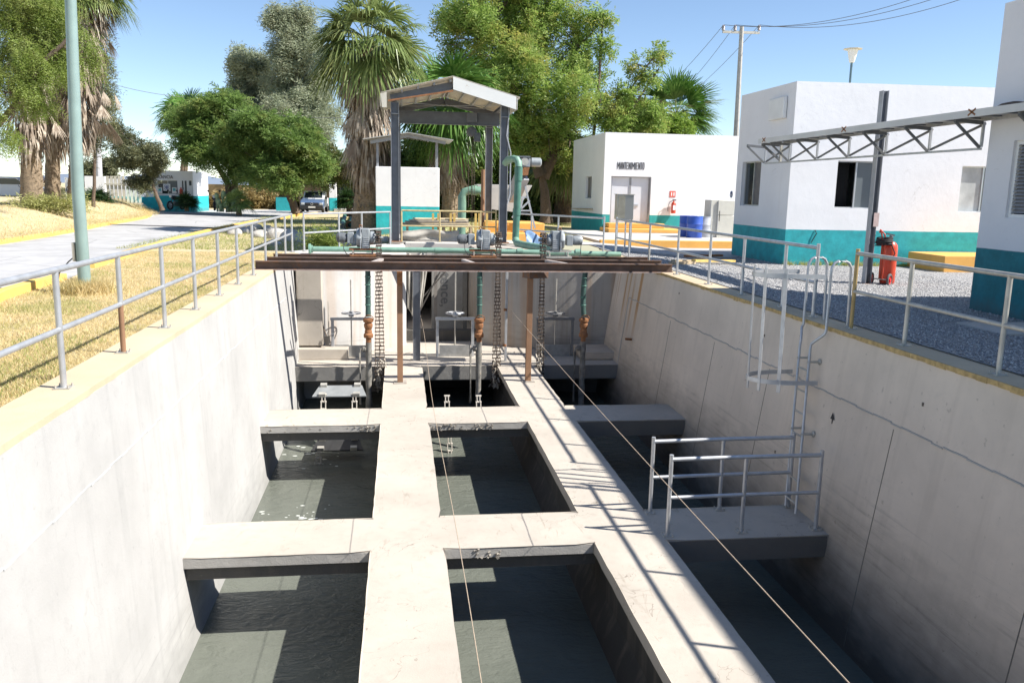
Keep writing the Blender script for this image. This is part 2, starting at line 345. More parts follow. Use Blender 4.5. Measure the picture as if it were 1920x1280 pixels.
# road right of the tank (in front of the workshop)
def pave_material(name, c1, c2, dark=.0):
    m, nt, p = newmat(name); pos = world_pos(nt); b = noise(nt, 1.3, 7, pos, .65); f = noise(nt, 45, 4, pos, .7); cr = nt.nodes.new('ShaderNodeTexVoronoi'); cr.feature = 'DISTANCE_TO_EDGE'; cr.inputs['Scale'].default_value = .35
    nt.links.new(world_pos(nt), cr.inputs['Vector']); c = pick(nt, c1, c2, ramp(nt, b, .35, .65)); c = pick(nt, c, [v*.5 for v in c1], ramp(nt, cr.outputs[0], .012, .0, 0, .7))
    c = pick(nt, c, [v*.6 for v in c1], ramp(nt, noise(nt, .4, 5, pos), .56, .66, 0, .45)); nt.links.new(c, p.inputs['Base Color']); p.inputs['Roughness'].default_value = .9
    nt.links.new(bump(nt, f, .4, .015), p.inputs['Normal']); return m
ROADM = pave_material('road_concrete', (.36, .355, .35), (.46, .455, .45))
def patch(name, pts, mat, dz, kind='structure'):
    mb = MB(); n = len(pts); mb.v = [(x, y, gz(x, y)+dz) for x, y in pts]; mb.f = [tuple(range(n))]
    return tag(mb.build(name, mat), kind=kind)
def gxy(px, py): q = G(px, py); return (q.x, q.y)
sheet('road', [6.2, 6.6, 7, 7.5, 8, 8.5, 9, 9.5, 10, 13, 20], [24.4, 28.6], ROADM, dz=.02)
sheet('road', [-1, 0, 1, 2, 3, 4, 5, 6.2], [27.01, 28.6], ROADM, dz=.02)
# road left of the tank: between the near kerb and the far kerb
nearb = [(-260, 720), (-120, 628), (0, 562), (60, 542), (119, 527), (172, 503), (250, 477), (330, 453), (403, 434), (470, 420), (520, 412), (560, 405), (600, 401)]
farb = [(-260, 520), (-120, 480), (0, 458), (90, 444), (150, 433), (187, 425), (240, 416), (272, 410), (282, 405), (276, 400), (262, 394)]
A_ = [gxy(*q) for q in nearb]; B_ = [gxy(*q) for q in farb]
def resample(P, n):
    d = [0]
    for a, b in zip(P, P[1:]): d.append(d[-1]+math.hypot(b[0]-a[0], b[1]-a[1]))
    out = []
    for k in range(n):
        t = d[-1]*k/(n-1); i = max(j for j in range(len(P)-1) if d[j] <= t+1e-9); f = (t-d[i])/max(1e-9, d[i+1]-d[i]); out.append((P[i][0]+(P[i+1][0]-P[i][0])*f, P[i][1]+(P[i+1][1]-P[i][1])*f))
    return out
poly = A_ + [gxy(620, 396), gxy(520, 393.5), gxy(450, 393), gxy(380, 393), gxy(300, 394)] + B_[::-1]
def fillpoly(name, pts, mat, dz, kind='structure'):
    bm = bmesh.new(); vs = [bm.verts.new((x, y, gz(x, y)+dz)) for x, y in pts]; f = bm.faces.new(vs); bmesh.ops.triangulate(bm, faces=[f]); bmesh.ops.recalc_face_normals(bm, faces=bm.faces)
    me = bpy.data.meshes.new(name); bm.to_mesh(me); bm.free(); me.materials.append(mat); o = bpy.data.objects.new(name, me); COL.objects.link(o); return tag(o, kind=kind)
fillpoly('road', poly, ROADM, .006)
def kerb(pts, wd, h, mat, name='kerb', z=None, zadd=0):
    mb = MB(); n = len(pts); L = []; Rr = []
    for i, p_ in enumerate(pts):
        a = Vector(pts[max(i-1, 0)]); b = Vector(pts[min(i+1, n-1)]); t = (b-a).normalized(); nn = Vector((-t.y, t.x)); q = Vector(p_)
        L.append(q+nn*wd/2); Rr.append(q-nn*wd/2)
    for i in range(n):
        zz = (gz(*pts[i]) if z is None else z)+zadd; j = random.uniform(-.008, .008)
        mb.v += [(L[i].x, L[i].y, zz-.1), (L[i].x, L[i].y, zz+h+j), (Rr[i].x, Rr[i].y, zz+h+j), (Rr[i].x, Rr[i].y, zz-.1)]
    for i in range(n-1):
        for k in range(3): mb.f.append((i*4+k, i*4+k+1, (i+1)*4+k+1, (i+1)*4+k))
    mb.f += [(0, 1, 2, 3), (4*n-1, 4*n-2, 4*n-3, 4*n-4)]
    return tag(mb.build(name, mat, bevel=.015), kind='structure')
nk = [gxy(*q) for q in nearb]
na = resample(nk[:5], 24); nb = resample(nk[5:], 60)
na[-1] = (na[-1][0], na[-1][1])
kerb(na, .17, .17, yellowp); kerb(nb, .17, .17, yellowp)
# raised lawn on the far left
FK = resample([gxy(-420, 560)]+B_, 60)
def lawn():
    mb = MB(); NV = 16
    for i, (x, y) in enumerate(FK):
        d = Vector((-.45, 1)).normalized(); D = 26*(1-(i/59)**3*.96)
        for j in range(NV):
            t = (j/(NV-1))**1.3*D; X = x+d.x*t-.05; Y = y+d.y*t; mb.v.append((X, Y, -.2+ .72*sm(t/13)*min(1, (60-i)/14) + .03*math.sin(X*1.3)*math.sin(Y*.9)*min(1, t)))
    for i in range(59):
        for j in range(NV-1): mb.f.append((i*NV+j, (i+1)*NV+j, (i+1)*NV+j+1, i*NV+j+1))
    return tag(mb.build('lawn', GM), kind='structure')
lawn_o = lawn()
def zlawn(X, Y):
    # distance behind the far kerb along the slope direction
    best = min(FK, key=lambda p_: abs((X-p_[0])-(-.45)*(Y-p_[1]))); t = math.hypot(X-best[0], Y-best[1]); i = FK.index(best); return -.2+.72*sm(t/13)*min(1, (60-i)/14)
kerb(FK, .2, .16, yellowp)
# distant hills
hb = MB(); hx = [-900+i*40 for i in range(46)]
for x in hx: hb.v += [(x, 1500, -5), (x, 1560, 10+8*math.sin(x*.011)+6*math.sin(x*.031+1)+4*random.random()), (x, 1900, -5)]
for i in range(45): hb.f += [(i*3, i*3+3, i*3+4, i*3+1), (i*3+1, i*3+4, i*3+5, i*3+2)]
tag(hb.build('hills', simple('far_hill', (.16, .2, .26), 1, 0, .1, .01, 0, 0)), kind='structure')

# ================================================================== THE TANK
ZB, ZW = -2.52, -3.65
tank = thing('concrete_tank', 'large open concrete water tank with walkway beams crossing it in the foreground', 'tank', (1.5, 10, 0))
def wallprof(prof, y0, y1, name, mat, parent=tank, bevel=0):
    mb = MB(); n = 30; m = len(prof)
    for i in range(n+1):
        y = y0+(y1-y0)*i/n
        for x, z in prof: mb.v.append((x, y, z))
    for i in range(n):
        for k in range(m): a = i*m+k; b = i*m+(k+1) % m; mb.f.append((a, b, b+m, a+m))
    mb.f += [tuple(range(m)), tuple(range(n*m, (n+1)*m))]
    return mb.build(name, mat, parent, bevel)
lw = wallprof([(-2.62, -.06), (-2.50, -2.5), (-2.46, -3.55), (-2.36, -3.8), (-2.36, -4.6), (-3.05, -4.6), (-3.05, -.06)], -3, 21.32, 'side_wall', con_left)
rw = wallprof([(5.75, -.06), (5.42, -2.52), (5.27, -3.7), (5.2, -4.6), (6.15, -4.6), (6.15, -.06)], -3, 21.6, 'side_wall', con_right)
def rough_cap(x0, x1, y0, y1, name, mat, jit):
    mb = MB(); n = 160
    for i in range(n+1):
        y = y0+(y1-y0)*i/n; j0 = RNG.normal()*jit; j1 = RNG.normal()*jit*.5
        mb.v += [(x0+j0, y, -.06), (x0+j0*.6, y, -.004), (x0+(.02 if x1 > x0 else -.02)+j0*.5, y, 0), (x1+j1, y, 0), (x1+j1, y, -.06)]
    for i in range(n):
        for k in range(4): mb.f.append((i*5+k, i*5+k+1, i*5+k+6, i*5+k+5))
        mb.f.append((i*5+4, i*5, i*5+5, i*5+9))
    mb.f += [(0, 1, 2, 3, 4), tuple(n*5+k for k in range(5))]
    return mb.build(name, mat, tank)
rough_cap(-2.622, -3.06, -3, 22.6, 'wall_cap', capmat, -.003)
rough_cap(5.742, 6.16, -3, 22.6, 'wall_cap', capmat, .003)
mb = MB(); 
for i in range(120):
    y = 3+i*.16; mb.bb(5.733+RNG.normal()*.0012, 5.75, y, y+.157, -.055+RNG.normal()*.006, -.002)
mb.build('yellow_edge', simple('yellow_edge_paint', (.44, .31, .13), .85, 0, .3, 14, .25, .3, (.38, .33, .25)), tank)
# form joints on the right wall
def on_right(Y, Z):
    if Z > -2.52: return 5.75+(5.42-5.75)*(Z+.06)/(-2.46)
    return 5.42+(5.27-5.42)*(Z+2.52)/(-1.18)
mb = MB()
for i in range(90):
    y0 = 3+17*i/90; y1 = 3+17*(i+1)/90; z = -.84+.008*math.sin(i*1.7)+RNG.normal()*.004
    mb.bar((on_right(0, z)-.004, y0, z), (on_right(0, z)-.004, y1, z), .014, .016)
for Y, za, zb in ((20.0, -.84, -2.5),): mb.bar((on_right(Y, za)-.002, Y, za), (on_right(Y, zb)-.002, Y, zb), .012, .05)
mb.build('form_joint', concrete('joint_ridge', (.42, .40, .37), .2, .6, 0, None, None, .95, .9), tank)
for Y in (6.2, 8.6, 11.9, 14.2, 16.7):
    mb = MB(); mb.bar((on_right(Y, -.9)-.001, Y, -.9), (on_right(Y, -2.5)-.001, Y, -2.5), .004, .012); mb.bar((on_right(Y, -2.5)-.001, Y, -2.5), (on_right(Y, -3.6)-.001, Y, -3.6), .004, .012); mb.build('panel_seam', simple('seam', (.17, .155, .13), .95), tank)
mb = MB()   # tie holes and a bolt on the right wall
for (Y, Z) in ((12.3, -.45), (16.5, -.3), (8.2, -.5), (11.2, -2.0)): mb.box((on_right(Y, Z)-.002, Y, Z), (.008, .03, .04))
mb.build('tie_hole', simple('tie_hole_dark', (.12, .1, .08), .9), tank)
mb = MB(); mb.tube([(on_right(19, -1.75)+.02, 19.2, -1.75), (on_right(19, -1.75)-.17, 19.1, -1.72)], .03, 8); mb.build('stub_bar', rusty, tank)
# painted arrow on the right wall
pa = PX(1563, 790, 5.62); X_ = on_right(0, pa.z)-.004
mb = MB(); mb.extr([(X_, pa.y-.012, pa.z-.12), (X_, pa.y+.012, pa.z-.12), (X_, pa.y+.012, pa.z+.03), (X_, pa.y-.012, pa.z+.03)], (.003, 0, 0))
mb.extr([(X_, pa.y-.05, pa.z+.03), (X_, pa.y+.05, pa.z+.03), (X_, pa.y, pa.z+.12)], (.003, 0, 0)); mb.build('painted_arrow', simple('arrow_paint', (.06, .055, .05), .9), tank)
# left wall joint
q0, q1 = PX(512, 582, -2.6), PX(319, 760, -2.6); mb = MB(); zj = (q0.z+q1.z)/2
def on_left(Z): return -2.62+.12*(Z+.06)/(-2.44) if Z > -2.5 else -2.50+.04*(Z+2.5)/(-1.05)
for i in range(110):
    y0 = 2+17.4*i/110; y1 = 2+17.4*(i+1)/110; z = zj+.006*math.sin(i*1.3)+RNG.normal()*.004; mb.bar((on_left(z)+.003, y0, z), (on_left(z)+.003, y1, z), .01, .012)
mb.build('form_joint', concrete('joint_left', (.5, .5, .5), .2, .6, 0, None, None, .95, .9), tank)
# end masses (funnel) either side of the rear channel
m1 = MB(); m1.prism([(-3.05, 21.32), (-1.95, 21.33), (-.9, 21.85), (.16, 22.75), (.16, 26.95), (-.3, 26.9), (-2.9, 23.2), (-3.05, 22.9)], -4.6, -.002); m1.build('end_wall', con_end, tank, .02)
m1 = MB(); m1.prism([(6.15, 21.6), (5.45, 21.6), (4.6, 21.75), (3.3, 22.2), (2.2, 22.75), (2.2, 26.95), (3.4, 26.95), (6.1, 23.1)], -4.6, -.002); m1.build('end_wall', concrete('concrete_end_shaded', (.42, .39, .35), .6, .7, .3, (-2.9, -2.0, (.12, .11, .1), .8)), tank, .02)  # right end wall: darker colour carries its shade, plus grey stains
m1 = MB(); m1.bb(-2.55, -1.93, 20.95, 21.318, -2.2, -.01); m1.build('pilaster', con_beam, tank, .02)
m1 = MB(); m1.bb(-2.55, -1.3, 20.75, 21.318, -2.52, -2.24); m1.build('stub_block', con_beam, tank, .02)
m1 = MB(); m1.bb(4.6, 5.5, 20.5, 21.6, -2.518, -2.3); m1.build('stub_block', con_right, tank, .03)
m1 = MB(); m1.bb(.16, 2.2, 26.3, 27.2, -.5, .06); m1.bb(-.35, 3.9, 26.96, 31.5, -.3, .06); m1.build('rear_platform', con_pave, tank, .02)
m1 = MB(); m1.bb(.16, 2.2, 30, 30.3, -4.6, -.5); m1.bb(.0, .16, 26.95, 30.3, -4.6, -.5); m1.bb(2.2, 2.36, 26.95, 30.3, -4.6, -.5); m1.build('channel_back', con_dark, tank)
m1 = MB(); m1.bb(.16, 2.2, 23.3, 23.6, -2.52, -2.2); m1.build('channel_sill', con_under, tank, .02)
m1 = MB(); m1.bb(.16, 2.2, 22.6, 30, -2.7, -2.52); m1.build('channel_floor', con_beam, tank)
# rough slabs: displaced top/edge via subdivision
def slab(x0, x1, y0, y1, name='cross_beam', t=.15, mat=con_beam, under=True, chips=0, nedge=None, inset=.04, web=.15):
    bm = bmesh.new(); bmesh.ops.create_cube(bm, size=1)
    for v in bm.verts: v.co = Vector(((x0+x1)/2+v.co.x*(x1-x0), (y0+y1)/2+v.co.y*(y1-y0), ZB-t/2+v.co.z*t))
    bmesh.ops.bevel(bm, geom=[e for e in bm.edges], offset=.012, segments=2, affect='EDGES')
    me = bpy.data.meshes.new(name); 
    for v in bm.verts: v.co -= tank.location
    bm.to_mesh(me); bm.free(); me.materials.append(mat); o = bpy.data.objects.new(name, me); COL.objects.link(o); o.parent = tank
    if under:
        mb = MB(); ix = 0 if y1-y0 < 3 else inset; iy = inset if y1-y0 < 3 else 0
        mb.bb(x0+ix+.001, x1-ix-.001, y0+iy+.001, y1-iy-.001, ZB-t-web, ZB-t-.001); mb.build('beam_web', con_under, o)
    return o
def grid_deck():
    xs_ = [-2.53, -.37, .505, 2.35, 3.27, 5.44]; ys_ = [-3, 3.9, 4.9, 9.4, 10.4, 14.85, 15.95, 19.93, 22.9]; solid = {}
    for i in range(5):
        for j in range(8):
            solid[i, j] = (i in (1, 3)) or (ys_[j], ys_[j+1]) in ((3.9, 4.9), (9.4, 10.4), (14.85, 15.95)) or j == 7
            if j == 7: solid[i, j] = True
    bm = bmesh.new(); V = {}
    def v(x, y, z):
        k = (round(x, 4), round(y, 4), z)
        if k not in V: V[k] = bm.verts.new((x-tank.location.x, y-tank.location.y, ZB+z))
        return V[k]
    T = -.13
    for (i, j), s_ in solid.items():
        if not s_: continue
        x0, x1, y0, y1 = xs_[i], xs_[i+1], ys_[j], ys_[j+1]; nx = max(1, int((x1-x0)/.22)); ny = max(1, int((y1-y0)/.22)); X = [x0+(x1-x0)*k/nx for k in range(nx+1)]; Y = [y0+(y1-y0)*k/ny for k in range(ny+1)]
        for a in range(nx):
            for b in range(ny): bm.faces.new([v(X[a], Y[b], 0), v(X[a+1], Y[b], 0), v(X[a+1], Y[b+1], 0), v(X[a], Y[b+1], 0)])
        for di, dj, P in ((-1, 0, [(x0, y) for y in Y]), (1, 0, [(x1, y) for y in Y]), (0, -1, [(x, y0) for x in X]), (0, 1, [(x, y1) for x in X])):
            if solid.get((i+di, j+dj), di == 0 and not 0 <= j+dj < 8 or di != 0 and not 0 <= i+di < 5): continue
            for p_, q in zip(P, P[1:]): bm.faces.new([v(*p_, 0), v(*q, 0), v(*q, T), v(*p_, T)])
    bmesh.ops.recalc_face_normals(bm, faces=bm.faces)
    for f in bm.faces:
        if abs(f.normal.z) > .5 and f.normal.z < 0: f.normal_flip()
    r = random.Random(3)
    for k, vv in V.items():   # worn, slightly wavy edges
        e_ = any(len(e.link_faces) and any(abs(f.normal.z) < .5 for f in e.link_faces) for e in vv.link_edges)
        vv.co.z += r.uniform(-.003, .002)
        if e_: vv.co.x += r.uniform(-.004, .004); vv.co.y += r.uniform(-.004, .004)
    me = bpy.data.meshes.new('walkway_grid'); bm.to_mesh(me); bm.free(); me.materials.append(con_beam); o = bpy.data.objects.new('walkway_grid', me); COL.objects.link(o); o.parent = tank
    bv = o.modifiers.new('bevel', 'BEVEL'); bv.width = .014; bv.segments = 2; bv.limit_method = 'ANGLE'; bv.angle_limit = math.radians(50)
    me.shade_smooth(); me.set_sharp_from_angle(angle=math.radians(40))
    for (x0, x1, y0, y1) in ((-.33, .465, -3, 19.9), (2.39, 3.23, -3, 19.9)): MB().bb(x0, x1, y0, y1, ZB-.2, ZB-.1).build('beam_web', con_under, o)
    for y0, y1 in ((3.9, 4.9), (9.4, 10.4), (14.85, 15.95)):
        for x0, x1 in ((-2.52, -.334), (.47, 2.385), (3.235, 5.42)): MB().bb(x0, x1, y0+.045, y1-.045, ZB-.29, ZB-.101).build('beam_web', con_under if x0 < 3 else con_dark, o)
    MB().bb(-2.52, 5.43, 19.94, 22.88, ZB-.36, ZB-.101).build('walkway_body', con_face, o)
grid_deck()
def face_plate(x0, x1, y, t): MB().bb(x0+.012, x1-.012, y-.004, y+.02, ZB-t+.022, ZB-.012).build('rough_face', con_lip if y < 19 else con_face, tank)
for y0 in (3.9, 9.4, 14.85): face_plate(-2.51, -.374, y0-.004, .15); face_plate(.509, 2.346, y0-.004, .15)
for y0 in (3.9, 9.4, 14.85): MB().bb(3.3, 5.4, y0-.008, y0+.06, ZB-.3, ZB-.02).build('rough_face', concrete('dark_rough_face', (.16, .145, .125), .2, .8), tank)  # darker rough concrete on the front faces of the right bay's beams
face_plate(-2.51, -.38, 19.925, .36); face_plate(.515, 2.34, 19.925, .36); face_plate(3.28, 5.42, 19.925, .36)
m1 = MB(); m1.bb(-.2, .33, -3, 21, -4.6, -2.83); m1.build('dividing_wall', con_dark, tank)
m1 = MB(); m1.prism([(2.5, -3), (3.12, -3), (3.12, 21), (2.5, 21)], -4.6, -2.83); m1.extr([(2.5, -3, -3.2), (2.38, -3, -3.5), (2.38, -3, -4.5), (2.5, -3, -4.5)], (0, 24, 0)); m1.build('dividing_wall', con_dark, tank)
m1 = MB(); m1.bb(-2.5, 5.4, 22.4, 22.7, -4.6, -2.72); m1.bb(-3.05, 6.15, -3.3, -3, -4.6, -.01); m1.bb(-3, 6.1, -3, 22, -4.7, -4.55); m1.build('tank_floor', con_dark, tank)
# broken edge of the cross beams: exposed aggregate chips
chipm = concrete('broken_concrete', (.30, .27, .23), .1, .8, 0, None, None, .95, 1.0)
def chips(x0, x1, y, n, seed):
    r = random.Random(seed); mb = MB()
    for _ in range(n):
        x = r.uniform(x0, x1); s = r.uniform(.01, .03); c = Vector((x, y-r.uniform(0, .02), ZB-r.uniform(.02, .13)))
        ax = Matrix.Rotation(r.uniform(0, 3), 3, Vector((r.random(), r.random(), r.random()+.1)).normalized()); X, Y, Z = [ax.col[k] for k in range(3)]
        mb.box(c, (s*1.6, s*.6, s), (X, Y, Z))
    mb.build('broken_edge', chipm, tank, smooth=False)
chips(.55, 1.7, 14.85, 60, 1); chips(-.75, -.45, 14.85, 22, 2); chips(.8, 1.2, 9.4, 16, 3); chips(-2.4, -.5, 14.85, 14, 4)
# water
def water_material():
    m, nt, p = newmat('murky_water'); pos = world_pos(nt)
    c = pick(nt, (.115, .125, .105), (.15, .16, .135), ramp(nt, noise(nt, .8, 5, pos), .3, .7)); nt.links.new(c, p.inputs['Base Color'])
    p.inputs['Roughness'].default_value = .04; p.inputs['IOR'].default_value = 1.33; p.inputs['Specular IOR Level'].default_value = .22
    y = sepz(nt, 'Y'); amp = ramp(nt, y, 6, 14, .25, 1.0)
    n1 = noise(nt, 1, 4, world_pos(nt, (2.2, 4.5, 1)), .55, 1.2); n2 = noise(nt, 1, 5, world_pos(nt, (7, 13, 1)), .6, 1.5)
    h = math_(nt, 'MULTIPLY', math_(nt, 'ADD', math_(nt, 'MULTIPLY', n1, 1.0), math_(nt, 'MULTIPLY', n2, .45)), amp)
    nt.links.new(bump(nt, h, .55, .1), p.inputs['Normal']); return m
mb = MB(); mb.v = [(-2.9, -3, ZW), (5.9, -3, ZW), (5.9, 22.5, ZW), (-2.9, 22.5, ZW)]; mb.f = [(0, 1, 2, 3)]; tag(mb.build('water', water_material()), kind='structure')
mb = MB(); rr = random.Random(5)    # foam flecks
for _ in range(70):
    x = rr.uniform(-2.35, -1.2); y = rr.choice([rr.gauss(13.3, .35), rr.gauss(17, 1)]); r = rr.uniform(.008, .035); n = 7
    mb.v += [(x+math.cos(k*.9)*r*rr.uniform(.6, 1.5)*1.6, y+math.sin(k*.9)*r*rr.uniform(.6, 1.3), ZW+.004) for k in range(n)]; mb.f.append(tuple(range(len(mb.v)-n, len(mb.v))))
tag(mb.build('foam', simple('foam_white', (.6, .62, .58), .6, 0, .05), smooth=False), 'white foam flecks floating on the green water by the left wall', 'foam', kind='stuff')

# ================================================================== RAILINGS
RR = .026
def railing(name, label, cat, posts, H=1.0, mid=.5, mat=galv, endtall=(), group=None, flange=True, rusty_post=None, ext=None, r=RR, z=0, midfrom=0, postmats={}):
    c = posts[0]; t = thing(name, label, cat, (c[0], c[1], c[2] if len(c) > 2 else z), group)
    P = [Vector((q[0], q[1], q[2] if len(q) > 2 else z)) for q in posts]
    for i, q in enumerate(P):
        mb = MB(); top = H+(.07 if i in endtall else -.0); mt = postmats.get(i, mat)
        if rusty_post == i: mb.tube([q+Vector((0, 0, mid)), q+Vector((0, 0, top-.01))], r, 12); 
        else: mb.tube([q+Vector((0, 0, .0)), q+Vector((0, 0, top-.01))], r, 12)
        o = mb.build('post', mt, t)
        if rusty_post == i: MB().tube([q, q+Vector((0, 0, mid-.001))], r*1.03, 12).build('lower_post', rustpost, o)
        if flange: mb = MB(); mb.box(q+Vector((0, 0, .005)), (.13, .13, .01)); [mb.lathe([(.009, 0), (.009, .022)], q+Vector((a, b, .01)), 6) for a in (-.05, .05) for b in (-.05, .05)]; mb.build('base_plate', galvold, o)
    up = [q+Vector((0, 0, H)) for q in P]; 
    if ext is not None: up = [Vector(ext)+Vector((0, 0, H))]+up
    MB().tube(up, r*1.05, 12).build('top_rail', mat, t)
    lo = [q+Vector((0, 0, mid)) for q in P[midfrom:]]
    if ext is not None: lo = [Vector(ext)+Vector((0, 0, mid))]+lo
    MB().tube(lo, r*.95, 12).build('mid_rail', mat, t); return t
LX = -2.83
lp = [(LX, 5.75+1.56*k) for k in range(-3, 11)]; lp.append((LX, 22.7))
railing('railing', 'long grey pipe railing on the left tank wall above the dry grass', 'railing', lp, rusty_post=5)
railing('railing', 'short diagonal pipe railing in front of the rocks, left of the tall steel frame', 'railing', [(-2.55, 22.95), (-1.72, 24.3), (-1.12, 25.2), (-.3, 26.35)], z=-.002, endtall=(0,))
rp = [gxy(1110, 478), gxy(1197, 484)]
railing('railing', 'grey pipe railing on the right tank wall between the workshop and the ladder', 'railing', [(5.95, y) for y in (22.7, 21.3, 19.5, 17.4, 15.5, 13.9, 12.3, 11.3)], endtall=(0, 7), postmats={2: galvold})
railing('railing', 'rust-stained pipe railing right of the ladder hoops, nearest the camera', 'railing', [(5.95, y) for y in (10.25, 9.05, 7.45, 5.9, 4.3)], endtall=(0,), mat=galvold, postmats={0: rustpost if False else simple('yellowed_post', (.42, .30, .13), .6, .3, .2, 6, .3, .1)})
railing('railing', 'diagonal pipe railing in front of the tree trunks, left of the workshop', 'railing', [(3.75, 26.75), (4.1, 26.1), (4.75, 25.0), (5.75, 23.3)], endtall=(3,))
railing('railing', 'rear pipe railing of the small platform over the dark water bay', 'railing', [(3.33, 10.3), (4.32, 10.34), (5.33, 10.36)], z=ZB, endtall=(0, 2))
railing('railing', 'front pipe railing of the small platform over the dark water bay', 'railing', [(3.33, 9.55), (4.32, 9.58), (5.33, 9.58)], z=ZB, endtall=(0, 2))
yr = simple('yellowed_rail', (.52, .42, .22), .6, .2, .2, 8, .25, .1, (.28, .14, .06))
railing('railing', 'rusty yellow pipe railing between the legs of the tall steel frame', 'railing', [(.05, 26.75), (1.25, 26.75), (2.55, 26.75), (3.05, 26.75)], z=.06, mat=yr, H=.98, endtall=(3,))
# ================================================================== LADDER WITH CAGE
lad = thing('caged_ladder', 'galvanised wall ladder with open safety cage going down the right tank wall', 'ladder', (5.5, 11, 0))
ly0, ly1 = 10.39, 11.03
def sy(k, z): return (10.52, 10.82)[k]-.5*(-.4-z)/2.0; lxw = 5.28
def lx(z): return on_right(0, z)-.16
for kk_, yy_ in enumerate((ly0, ly1)):
    hoop = [(5.98, yy_, 0), (5.96, yy_, .72), (5.955, yy_, .8), (5.92, yy_, .86), (5.87, yy_, .885), (5.77, yy_, .885), (5.72, yy_, .86), (5.685, yy_, .8), (5.68, yy_, .72), (5.68, yy_, -.06), (5.66, yy_, -.1), (lx(-.3)+.01, sy(kk_, -.28), -.26), (lx(-.35), sy(kk_, -.34), -.34), (lx(-2.5), sy(kk_, -2.45), -2.48)]
    MB().tube(hoop, .019, 10).build('stringer', galv, lad)
for k in range(7): z = -.62-.29*k; MB().tube([(lx(z), sy(0, z), z), (lx(z), sy(1, z), z)], .014, 8).build('rung', galvold, lad)
for z in (-.5, -1.45):
    for yy_ in (sy(0, z), sy(1, z)): mb = MB(); mb.tube([(lx(z)-.03, yy_, z), (on_right(0, z)-.02, yy_, z)], .016, 8); mb.lathe([(.04, 0), (.045, .012), (.02, .03)], (on_right(0, z)-.001, yy_, z), 10, (-1, 0, 0)); mb.build('wall_bracket', galvold, lad)
def ring(z, tilt=0, rx=.62):
    cx = lx(z)-.0 if z < 0 else 5.48; yc = (ly0+ly1)/2; pts = [Vector((cx+.1, ly0-.05, z))]
    for k in range(13):
        a = -math.pi/2-math.pi*k/12; pts.append(Vector((cx-.12+math.cos(a)*rx, yc+math.sin(a)*.36, z)))
    pts.append(Vector((cx+.1, ly1+.05, z))); return pts
rt, rb = ring(.68), ring(-.76)
for pts in (rt, rb):
    mb = MB(); n = len(pts)
    for i, p_ in enumerate(pts):
        a = pts[max(i-1, 0)]; b = pts[min(i+1, n-1)]; t_ = (b-a).normalized(); nn = Vector((-t_.y, t_.x, 0))
        mb.v += [p_+nn*.004+Vector((0, 0, .03)), p_+nn*.004-Vector((0, 0, .03)), p_-nn*.004-Vector((0, 0, .03)), p_-nn*.004+Vector((0, 0, .03))]
    for i in range(n-1):
        for k in range(4): mb.f.append((i*4+k, i*4+(k+1) % 4, i*4+4+(k+1) % 4, i*4+4+k))
    mb.f += [(3, 2, 1, 0), (4*n-4, 4*n-3, 4*n-2, 4*n-1)]; mb.build('cage_hoop', galv, lad)
for k in (3, 5, 7, 9, 11):
    a, b = rt[k], rb[k]; d = (a-Vector((5.35, 10.7, a.z))).normalized()*-.01; MB().bar(a+d+Vector((0, 0, .1)), b+d-Vector((0, 0, .14)), .05, .012, up=(d.x, d.y, 0)).build('cage_strap', galv, lad)
# ================================================================== STEEL BEAMS OVER THE TANK
def steel_beam(label, y, z0, z1, x0, x1, w=.18):
    t = thing('steel_beam', label, 'steel beam', ((x0+x1)/2, y, z0), 'rusty steel beams lying across the tank'); mb = MB()
    h = z1-z0; zc = (z0+z1)/2; mb.ibeam((x0, y, zc), (x1, y, zc), w, h, .014); o = mb.build('web_and_flanges', rustbeam, t); return t
b1 = steel_beam('long brown steel beam spanning the tank, the front one with the posts under it', 17.95, .002, .175, -3.0, 6.02)
MB().bb(-3.0, 6.02, 17.83, 18.07, -.012, .001).build('bottom_plate', simple('beam_pale_edge', (.38, .30, .27), .7, .1, .3, 8, .4, .2), b1)
b2 = steel_beam('brown steel beam behind the front one, in the middle of the three', 19.3, .006, .15, -3.0, 6.2, .14)
b3 = steel_beam('farthest brown steel beam, carrying the three gear motors', 20.5, .004, .13, -3.0, 6.25, .14)
for x in (-.35, 1.75, 3.9):
    pass
for (x0, x1, lab) in ((-.62, -.42, 'pale tie bar between the two front beams, left of the others'), (1.62, 1.45, 'pale tie bar between the two front beams, the middle one'), (3.75, 3.4, 'pale tie bar between the two front beams, right of the others')):
    mb = MB(); mb.bar((x0, 18.06, .13), (x1, 19.22, .12), .1, .05); o = mb.build('tie_bar', simple('tie_bar_pale', (.45, .40, .37), .6, .1, .2, 8, .3), None); tag(o, lab, 'steel bar', 'tie bars between the steel beams')
# posts under the beams
def post_h(name, label, x, y, z0, z1, mat, w=.125, d=.11, pale=False):
    t = thing(name, label, 'steel post', (x, y, z0), 'steel posts standing in the tank'); mb = MB(); mb.bb(x-w/2, x+w/2, y-d/2, y+d/2, z0+.015, z1); mb.build('shaft', mat, t, .006)
    MB().bb(x-w/2-.08, x+w/2+.08, y-d/2-.08, y+d/2+.08, z0+.001, z0+.014).build('base_plate', simple('plate_grey', (.35, .32, .28), .8, .1, .2, 9, .3), t); return t
t = post_h('steel_post', 'rust-orange square post standing on the middle walkway beam', -.01, 18.2, ZB, -.35, rustpost)
MB().bb(-.07, .05, 18.12, 18.28, -.35, -.014).build('jack_head', rusty, t)
t = post_h('steel_post', 'rust-orange square post standing on the right walkway beam', 2.86, 18.2, ZB, -.18, rustpost)
MB().bar((2.75, 18.1, -.09), (3.2, 18.3, -.09), .3, .16).build('jack_head', rustbeam, t)
t = post_h('steel_post', 'slate grey steel post just behind the orange one on the middle beam', .4, 20.6, ZB, .02, steelgrey, .16, .14)
